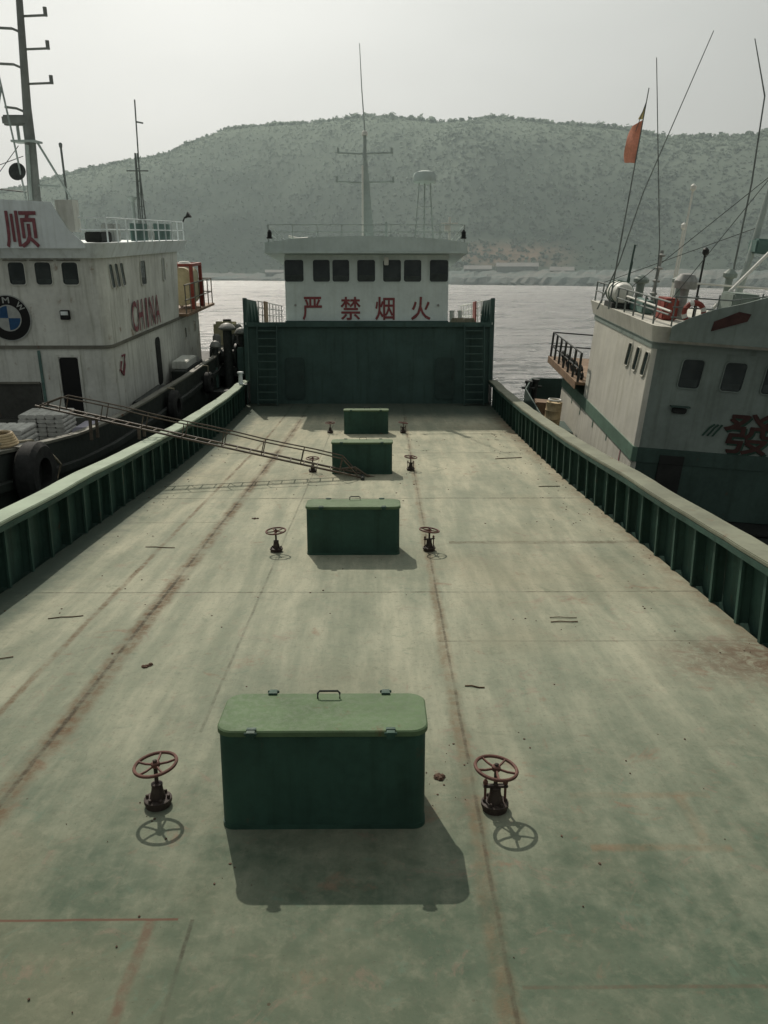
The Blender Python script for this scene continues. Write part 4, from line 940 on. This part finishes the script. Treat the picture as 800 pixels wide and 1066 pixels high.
# drips of green paint under the stripe
for y, h in ((1.2, .38), (2.95, .2), (4.9, .26), (7.0, .3), (8.6, .22)): MB().box(-.012, -.002, y, y+.09, -h, .0).obj('paint_drip', 'rstripe' if y > 2 else 'lred', RS)
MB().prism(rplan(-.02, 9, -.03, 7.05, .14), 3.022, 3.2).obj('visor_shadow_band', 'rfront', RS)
MB().prism(rplan(-.05, 9, -.16, 7.2, .2), 3.202, 3.62, top=rplan(-.16, 9, -.38, 7.35, .3)).obj('roof_visor', 'rwhite', RS, smooth=True)
MB().prism(rplan(-.05, 9, -.18, 7.2, .2), 3.18, 3.201).obj('visor_rim', 'rfront', RS)
nb = [(.25, 3.3), (9, 3.3), (9, 5.0), (3.1, 5.0), (2.55, 4.55), (1.9, 4.32), (1.2, 4.12), (.6, 3.85), (.25, 3.64)]
MB().prism(nb, -.43, -.385, 'y').obj('name_board', 'rfront', RS)
MB().prism([(1.22, 3.60), (2.06, 3.90), (2.12, 4.08), (1.82, 4.12), (1.25, 3.84)], -.45, -.432, 'y').obj('character', 'rchar', RS)
m = MB(); glyph(m, '發', (3.1, -.445, 4.15), (1, 0, 0), (0, 0, 1), .8, .8, 14, .02); m.obj('character', 'rchar', RS)
for x0 in (.80, 1.90, 2.96): window(x0, x0+.55, 0, 2.08, 2.82, RS, rl, fr_mat='rfront', skew=.06)
for y0 in (.32, 1.16, 2.0): window(y0, y0+.34, 0, 2.24, 2.88, RS, rl, 'x', -1, 'rwhite', -.3)
lg = MB().box(.78, 1.16, -.1, -.004, 1.4, 1.56).obj('lamp', 'rdark', RS, bevel=.03)
MB().box(.72, 1.22, -.14, -.004, 1.57, 1.6).obj('lamp_hood', 'rlow', RS)
for dx, dz, mat, yy in ((.05, -.05, 'rchar2', -.012), (0, 0, 'rchar', -.022)):
    m = MB(); glyph(m, '發', (2.92+dx, yy, .98+dz), (1, 0, 0), (0, 0, 1), 1.35, 1.08, 12, .012); m.obj('character', mat, RS)
m = MB()
for k in range(3): m.tube([(1.72+.13*k, -.02, .86), (1.86+.13*k, -.02, 1.08), (1.98+.1*k, -.02, 1.18)], .025, 5)
m.obj('painted_mark', 'rchar2', RS)
MB().box(.71, 1.36, -.05, -.002, -1.45, -.004).obj('door', 'rdark', RS)
MB().box(.71, 1.36, -.06, -.032, .004, .24).obj('door_head', 'rdark', RS)
MB().box(-.15, 9, -.9, -.06, -1.56, -1.5).obj('side_deck', 'rdark', RS)
# hull with low bulwark and stern
m = MB(); hp = [(-1.25, -9), (-1.25, 12.2), (-.6, 15.0), (1.2, 15.6), (9, 15.6), (9, -9)]
m.prism(hp, -5.5, -1.6); m.obj('hull', 'lhull', RS)
m = MB()
for (a, b), (c, e) in zip(hp[:5], hp[1:5]):
    dd = Vector((c-a, e-b, 0)).normalized(); nn = Vector((-dd.y, dd.x, 0)) * -.05; zt = -1.0 if b < 5 else -.45; zt2 = -1.0 if e < 5 else -.45
    m.hexa([(a, b, -1.598), (c, e, -1.598), (c+nn.x, e+nn.y, -1.598), (a+nn.x, b+nn.y, -1.598), (a, b, zt), (c, e, zt2), (c+nn.x, e+nn.y, zt2), (a+nn.x, b+nn.y, zt)])
m.obj('stern_bulwark', 'rlow', RS)
# aft balcony
MB().box(-.32, 8, 6.92, 13.0, .76, .86).obj('balcony_deck', 'wood', RS)
MB().box(-.34, -.322, 6.95, 13.0, .60, .86).obj('balcony_edge', 'wood', RS)
m = MB()
for z in (1.3, 1.85): m.tube([(-.26, 6.95, z), (-.26, 12.9, z), (6, 12.9, z)], .03, 6)
for k in range(7): m.tube([(-.26, 7.0+.98*k, .86), (-.26, 7.0+.98*k, 1.85)], .045, 6)
m.obj('balcony_railing', 'iron', RS)
for k in range(5): MB().ring((-.05, 7.6+k*.9, 1.1), .22, .05, 12, 6, Matrix.Rotation(R(80), 3, 'Y')).obj('coiled_hose', 'rdark', RS)
# roof gear
m = MB()
for z in (3.95, 4.25): m.tube([(-.05, 7.2, z), (-.05, 3.2, z), (.2, -.15, z-.05)], .025, 6)
for k in range(8): m.tube([(-.05, .2+k, 3.62), (-.05, .2+k, 4.25)], .025, 6)
m.obj('roof_railing', 'pole', RS)
m = MB(); m.tube([(-.06, 3.1, 4.08), (.05, 1.6, 4.05), (.25, -.1, 3.98)], .03, 6); m.obj('rail_pipe', 'stripe_white', RS)
mp = MB(); mp.tube([(2.95, 3, 3.6), (3.15, 3, 5.4), (3.35, 3, 8.0)], .12, 10, r2=.07); mast = mp.obj('mast', 'mast', RS)
m = MB(); m.tube([(1.5, 1.4, 3.6), (2.45, 1.6, 4.75), (3.3, 1.8, 5.75)], .045, 7); m.tube([(2.25, 1.6, 4.55), (2.9, 1.6, 3.95)], .04, 6); m.tube([(1.1, 2, 4.62), (3.6, 2, 4.62)], .03, 6); m.obj('derrick_stay', 'stripe_white', mast, off=rl)
MB().box(3.1, 3.5, 2.6, 3.2, 5.5, 5.9).obj('radar_scanner', 'lgreen', mast, off=rl, bevel=.05)
m = MB(); m.tube([(.75, 3, 3.6), (.58, 3, 5.5), (-.38, 3, 10.15)], .024, 6, r2=.011); m.obj('whip_antenna', 'pole', RS)
m = MB(); m.tube([(-.75, 3.6, 3.62), (-.42, 3.2, 5.0), (-.13, 3, 6.88), (.97, 3, 10.85)], .022, 6, r2=.011); m.obj('leaning_whip_antenna', 'pole', RS)
m = MB(); m.tube([(2.85, 3.2, 3.6), (2.76, 3, 7.32), (2.62, 3, 9.44)], .03, 6, r2=.02); m.tube([(2.62, 3, 9.44), (2.06, 3, 10.74)], .02, 6, r2=.012); m.obj('bent_whip_antenna', 'pole', RS)
m = MB(); m.tube([(-.32, 4, 3.62), (-.2, 4, 9.6)], .026, 6, r2=.014); m.tube([(-.2, 4, 9.3), (-.42, 4, 8.3)], .012, 5); m.obj('flagstaff', 'pole', RS)
m = MB()
for k in range(9): m.tube([(.35 + .05*k, 5 + .2*k, 3.62), (.42 + .05*k, 5+.2*k, 4.5 + (k % 3)*.5)], .025, 5)
m.obj('rod_rack', 'rlow', RS)
m = MB(); m.tube([(.8, 3.6, 3.62), (.85, 3.6, 5.4)], .05, 8)
for k in range(4): m.lathe([(.1, 0), (.12, .05), (.02, .09)], (.81+.012*k, 3.55, 4.15+.36*k), 10)
m.obj('lamp_pole', 'steel', RS, smooth=True)
m = MB(); m.tube([(1.25, 2.2, 3.62), (1.25, 2.2, 4.6)], .12, 10); m.lathe([(.3, 0), (.32, .2), (.2, .38), (.03, .42)], (1.25, 2.2, 4.45), 16); m.obj('satellite_dome', 'steel', RS, smooth=True)
for x, y, h in ((1.75, 2.6, 1.75), (2.0, 5.5, 3.55), (2.15, 6.2, 2.45)):
    m = MB(); m.tube([(x, y, 3.62), (x, y, 3.62+h)], .03, 6); m.lathe([(.03, 0), (.09, .06), (.09, .16), (.02, .22)], (x, y, 3.6+h), 10); m.obj('navigation_light', 'stripe_white' if h > 2 else 'rdark', RS)
MB().box(.55, .95, 1.5, 2.3, 3.621, 4.2).obj('roof_locker', 'redframe', RS, bevel=.04)
MB().box(.4, .75, 3.0, 4.6, 3.621, 4.0).obj('roof_locker', 'lgreen', RS, bevel=.04)
MB().box(2.0, 2.7, .6, 1.5, 3.621, 4.5).obj('roof_locker', 'rfront', RS, bevel=.04)
t = thing('liferaft', 'white striped liferaft canister on the roof corner of the right ship', 'liferaft', RIGHT, (.1, 4.9, 3.62))
MB().box(-.15, .5, 4.4, 5.4, 3.621, 3.78).obj('cradle', 'iron', t)
rot = Matrix.Rotation(R(90), 3, 'X')
cn = MB().lathe([(.1, -.62), (.27, -.55), (.33, -.4), (.33, .4), (.27, .55), (.1, .62)], (.15, 4.9, 4.08), 18, rot).obj('canister', 'stripe_white', t, smooth=True)
for k in (-.35, 0, .35): MB().ring((.15, 4.9+k, 4.08), .335, .022, 20, 6, rot).obj('strap', 'rstripe', cn, off=t['_loc'])
m = MB()
for z in (3.85, 4.1, 4.35):
    m.tube([(.25, -.2, z), (1.7, -.1, z), (3.2, .1, z + .25)], .02, 6)
for k in range(6): m.tube([(.3+.55*k, -.18+.05*k, 3.6), (.3+.55*k, -.18+.05*k, 4.36+.05*k)], .022, 6)
m.obj('front_railing', 'pole', RS)
m = MB(); m.tube([(3.3, 3, 7.6), (.2, 5.8, 3.7)], .01, 5); m.tube([(3.3, 3, 7.6), (.0, .3, 3.7)], .01, 5); m.tube([(3.2, 3, 6.2), (-.05, 6.8, 4.2)], .01, 5); m.obj('rigging', 'iron', mast, off=rl)
for k, (x, y, h, r) in enumerate(((1.6, 3.6, .9, .16), (.95, 5.6, .75, .13), (2.4, 2.2, 1.2, .1))):
    m = MB().tube([(x, y, 3.62), (x, y, 3.62+h)], r, 10); m.lathe([(r, 0), (r*1.9, .05), (r*1.9, .14), (r*.6, .26)], (x, y, 3.6+h), 12); m.obj('vent_pipe', 'rfront', RS)
t = thing('lifebuoy', 'red and white lifebuoy hung on the front roof railing of the right ship', 'lifebuoy', RIGHT, (.78, -.24, 4.0))
rot = Matrix.Rotation(R(86), 3, 'X'); MB().ring((.78, -.24, 4.0), .24, .065, 24, 8, rot).obj('ring', 'redframe', t, smooth=True)
for q in range(4):
    a = q*PI/2 + .4; c = Vector((.78, -.24, 4.0)) + rot @ Vector((.24*math.cos(a), .24*math.sin(a), 0))
    MB().lathe([(.069, -.05), (.07, .05)], c, 10, rot @ Matrix.Rotation(a, 3, 'Z') @ Matrix.Rotation(R(90), 3, 'X')).obj('band', 'stripe_white', t)
m = MB(); rq = random.Random(4)
for k in range(26):
    a = rq.uniform(0, 6.3); x0, y0 = 1.15 + .35*math.cos(a)*rq.random(), 4.4 + .6*math.sin(a)*rq.random()
    m.tube([(x0, y0, 3.66+.02*k/2), (x0+rq.uniform(-.3, .3), y0+rq.uniform(-.3, .3), 3.72+.3*rq.random()), (x0+rq.uniform(-.5, .5), y0+rq.uniform(-.5, .5), 3.66)], .03, 5)
solo(m, 'net_heap', 'rchar2', 'heap of dark green net and rope on the roof of the right ship', 'net', RIGHT, (1.15, 4.4, 3.62), smooth=True)
# flag
m = MB(); vs = []; fs = []; NX, NZ = 7, 14
for j in range(NZ+1):
    for i in range(NX+1):
        u, v = i/NX, j/NZ
        vs.append((-.22 - .36*u*(.55+.45*math.sin(2.2*v+.3)), 4 + .11*math.sin(7*u+1.5*v)*u + .05*math.sin(9*v)*u, 8.80 - 1.12*v - .16*u*(1-v)))
for j in range(NZ):
    for i in range(NX): a = j*(NX+1)+i; fs.append((a, a+1, a+NX+2, a+NX+1))
m.add(vs, fs)
t = thing('flag', 'faded red flag drooping on the staff of the right ship', 'flag', RIGHT, (-.22, 4, 7.5))
m.obj('cloth', 'flag', t, smooth=True)
m = MB(); m.add([(-.215, 4, 9.15), (-.36, 4.01, 8.80), (-.215, 4, 8.81)], [(0, 1, 2)]); m.obj('top_corner', 'flagtop', t)
# stern things on the right ship
def drum(x, y, z, label):
    t = thing('oil_drum', label, 'drum', RIGHT, (x, y, z))
    MB().lathe([(.28, 0), (.29, .02), (.29, .28), (.305, .3), (.29, .32), (.29, .58), (.305, .6), (.29, .62), (.29, .88), (.3, .9)], (x, y, z), 22).obj('body', 'drum', t, smooth=True)
    MB().ring((x, y, z+.98), .22, .035, 20, 7).obj('hoop', 'stripe_white', t, smooth=True)
    MB().lathe([(.04, 0), (.04, .05)], (x+.12, y, z+.89), 8).obj('bung', 'iron', t)
drum(-.72, 8.2, -1.05, 'cream and rusty drum with a white hoop on the right ship side deck')
MB().box(-1.2, -.05, 7.4, 9.2, -1.598, -1.06).obj('deck_step', 'rlow', RS)
for x, y, lab in ((-.85, 14.0, 'dark rusty bollard at the outer stern corner of the right ship'), (-.45, 14.6, 'second dark bollard, just inboard of the corner one on the right ship stern')):
    t = thing('mooring_bollard', lab, 'bollard', RIGHT, (x, y, -1.6))
    MB().lathe([(.2, 0), (.2, .04), (.12, .05), (.12, 1.05), (.17, 1.07), (.17, 1.18)], (x, y, -1.6), 14).obj('post', 'iron', t, smooth=True)
    MB().tube([(x-.28, y, -.75), (x+.28, y, -.75)], .05, 8).obj('cross_bar', 'iron', t)
m = MB().box(-.75, -.1, 12.0, 12.8, -1.598, -.95)
solo(m, 'deck_box', 'wood', 'small brown box on the right ship stern in front of the bollards', 'box', RIGHT, (-.4, 12.4, -1.598), bevel=.03)

# ------------------------------------------------------------------ litter on our deck
def stick(x, y, L_, a, label, r=.008, mat='twig'):
    r *= .6; m = MB(); dx, dy = math.cos(a)*L_/2, math.sin(a)*L_/2; z = sheer(y) + r
    m.tube([(x-dx, y-dy, z), (x-dx*.3, y-dy*.3+.01, z+.004), (x+dx*.4, y+dy*.4-.012, z+.002), (x+dx, y+dy, z)], r, 6)
    solo(m, 'stick', mat, label, 'stick', SHIP, (x, y, sheer(y)), 'sticks lying on the deck')
stick(-3.95, 9.4, .42, .25, 'brown stick on the left of the deck level with the second hatch box', .011)
stick(-4.3, 8.1, .5, .35, 'brown stick on the deck near the left bulwark, closest to the camera', .01)
stick(-3.62, 12.6, .5, -.1, 'dark stick on the left of the deck close to the bulwark shadow', .012)
stick(2.33, 9.35, .34, .0, 'thin pale stick of a pair on the right of the deck', .01, 'rope')
stick(2.31, 9.20, .34, .05, 'dark stick of a pair on the right of the deck, nearer one', .011)
stick(.98, 7.4, .2, -.2, 'short dark stick right of the weld seam between the two nearest hatch boxes', .012)
stick(3.6, 21.5, .8, .3, 'long stick by the foot of the right bulwark', .02)
stick(3.9, 17.6, .5, .1, 'tan stick lying beside the right bulwark foot', .02, 'rope')
rr = random.Random(5)
m = MB()
for k in range(330):
    if k < 150: x, y = rr.uniform(-4.9, 4.2), rr.uniform(3.4, 26)
    elif k < 300: x, y = rr.uniform(3.3, 4.4) if rr.random() < .8 else rr.uniform(-5, -4.4), rr.uniform(8, 27)
    else:
        c = rr.choice([(-1.7, 5.2), (.52, 5.6), (-1.0, 4.5), (-1.6, 3.6), (1.3, 6.4), (.6, 6.0)]); x, y = rr.gauss(c[0], .12), rr.gauss(c[1], .18)
    s = rr.uniform(.002, .007) * (1 + y / 9); z = sheer(y) + .004; a = rr.uniform(0, 6)
    q = [(x + s*math.cos(a + b)*rr.uniform(.5, 1.3), y + s*math.sin(a + b)*rr.uniform(.5, 1.3)) for b in (0, 1.3, 2.6, 3.9, 5.1)]
    m.prism(q, z - .004, z + s*.3)
o = m.obj('deck_litter', 'flake', mw=SHIP); tag(o, 'scattered rust flakes and grit on the deck', 'grit', kind='stuff')
# small clumps of rust and leaves that can be told apart
for x, y, lab in ((.50, 5.75, 'small clump of brown rust scale right of the nearest hatch box'), (-2.52, 7.95, 'dark lump of scale lying on the brown weld seam'), (-2.35, 14.6, 'dark clump of scale on the deck left of the second hatch box')):
    m = MB()
    for k in range(14):
        a, q = rr.uniform(0, 6.3), rr.uniform(0, .06); s = rr.uniform(.012, .03)
        m.lathe([(s*.6, 0), (s, s*.3), (s*.5, s*.8)], (x+q*math.cos(a), y+q*math.sin(a), sheer(y)), 6)
    solo(m, 'rust_clump', 'flake', lab, 'debris', SHIP, (x, y, sheer(y)))

# ------------------------------------------------------------------ light, sky, camera
sun_s = Vector((-.30, .97, 1.0)).normalized()
sun_w = (SHIP.to_3x3() @ sun_s).normalized()
el = math.asin(sun_w.z); az = math.atan2(sun_w.x, sun_w.y)
ld = bpy.data.lights.new('sun', 'SUN'); ld.energy = 3.9; ld.angle = R(.5); ld.color = (1., .935, .81)
lo = bpy.data.objects.new('sun', ld); COL.objects.link(lo)
lo.rotation_euler = (-sun_w).to_track_quat('-Z', 'Y').to_euler(); lo.location = sun_w * 60
w = bpy.data.worlds.new('World'); S.world = w; w.use_nodes = True
nt = w.node_tree; nt.nodes.clear(); N = nt.nodes.new; LK = nt.links.new
out = N('ShaderNodeOutputWorld'); bg = N('ShaderNodeBackground'); LK(bg.outputs[0], out.inputs[0])
sky = N('ShaderNodeTexSky'); sky.sky_type = 'NISHITA'; sky.sun_disc = False; sky.sun_elevation = el; sky.sun_rotation = az
sky.air_density = 1.; sky.dust_density = 5.; sky.ozone_density = 1.; sky.altitude = 0
hs = N('ShaderNodeHueSaturation'); hs.inputs['Saturation'].default_value = .25; hs.inputs['Value'].default_value = .55; LK(sky.outputs[0], hs.inputs['Color'])
# haze glow: brighter towards the sun, dimmer away from it
tc = N('ShaderNodeTexCoord'); dot = N('ShaderNodeVectorMath'); dot.operation = 'DOT_PRODUCT'; dot.inputs[1].default_value = sun_w
nz = N('ShaderNodeVectorMath'); nz.operation = 'NORMALIZE'; LK(tc.outputs['Generated'], nz.inputs[0]); LK(nz.outputs[0], dot.inputs[0])
a1 = N('ShaderNodeMath'); a1.operation = 'MULTIPLY_ADD'; a1.inputs[1].default_value = .5; a1.inputs[2].default_value = .5; LK(dot.outputs['Value'], a1.inputs[0])
a2 = N('ShaderNodeMath'); a2.operation = 'POWER'; a2.inputs[1].default_value = 6.; LK(a1.outputs[0], a2.inputs[0])
a3 = N('ShaderNodeMath'); a3.operation = 'MULTIPLY_ADD'; a3.inputs[1].default_value = HAZE_A; a3.inputs[2].default_value = HAZE_B; LK(a2.outputs[0], a3.inputs[0])
hz = N('ShaderNodeVectorMath'); hz.operation = 'SCALE'; hz.inputs[0].default_value = (.955, 1.0, .945); LK(a3.outputs[0], hz.inputs['Scale'])
ad = N('ShaderNodeVectorMath'); ad.operation = 'ADD'; LK(hs.outputs[0], ad.inputs[0]); LK(hz.outputs[0], ad.inputs[1])
sn = N('ShaderNodeTexNoise'); sn.inputs['Scale'].default_value = 2.2; sn.inputs['Detail'].default_value = 4; sn.inputs['Roughness'].default_value = .5
mpp = N('ShaderNodeMapping'); mpp.inputs['Scale'].default_value = (1, 1, 2.6); LK(nz.outputs[0], mpp.inputs[0]); LK(mpp.outputs[0], sn.inputs['Vector'])
mr = N('ShaderNodeMapRange'); mr.inputs[1].default_value = .3; mr.inputs[2].default_value = .7; mr.inputs[3].default_value = .94; mr.inputs[4].default_value = 1.06; LK(sn.outputs['Fac'], mr.inputs[0])
sc = N('ShaderNodeVectorMath'); sc.operation = 'SCALE'; LK(ad.outputs[0], sc.inputs[0]); LK(mr.outputs[0], sc.inputs['Scale'])
LK(sc.outputs[0], bg.inputs[0]); bg.inputs['Strength'].default_value = .04

cd = bpy.data.cameras.new('camera'); co = bpy.data.objects.new('camera', cd); COL.objects.link(co)
cd.sensor_fit = 'VERTICAL'; cd.sensor_height = 36; cd.lens = 820 / 1066 * 36; cd.clip_end = 20000; cd.clip_start = .05
pitch = math.atan(195 / 820); yw = math.atan(6 / 820)
F = Vector((0, math.cos(pitch), -math.sin(pitch))); U = Vector((0, math.sin(pitch), math.cos(pitch))); X = Vector((1, 0, 0))
RZ = Matrix.Rotation(-yw, 3, 'Z'); F, U, X = RZ @ F, RZ @ U, RZ @ X
co.matrix_world = SHIP @ frame((0, 0, CAM_H), X, U, -F)
S.camera = co
S.view_settings.view_transform = 'Standard'; S.view_settings.look = 'None'; S.view_settings.exposure = 0; S.view_settings.gamma = 1
S.cycles.use_denoising = True
S.cycles.max_bounces = 6

# the left ship's stern block was measured in our own frame; bring it into its ship's frame
STERN.matrix_parent_inverse = (LEFT @ Matrix.Translation(LS['_loc'])).inverted() @ SHIP
for o in COL.objects:
    if '_loc' in o: del o['_loc']
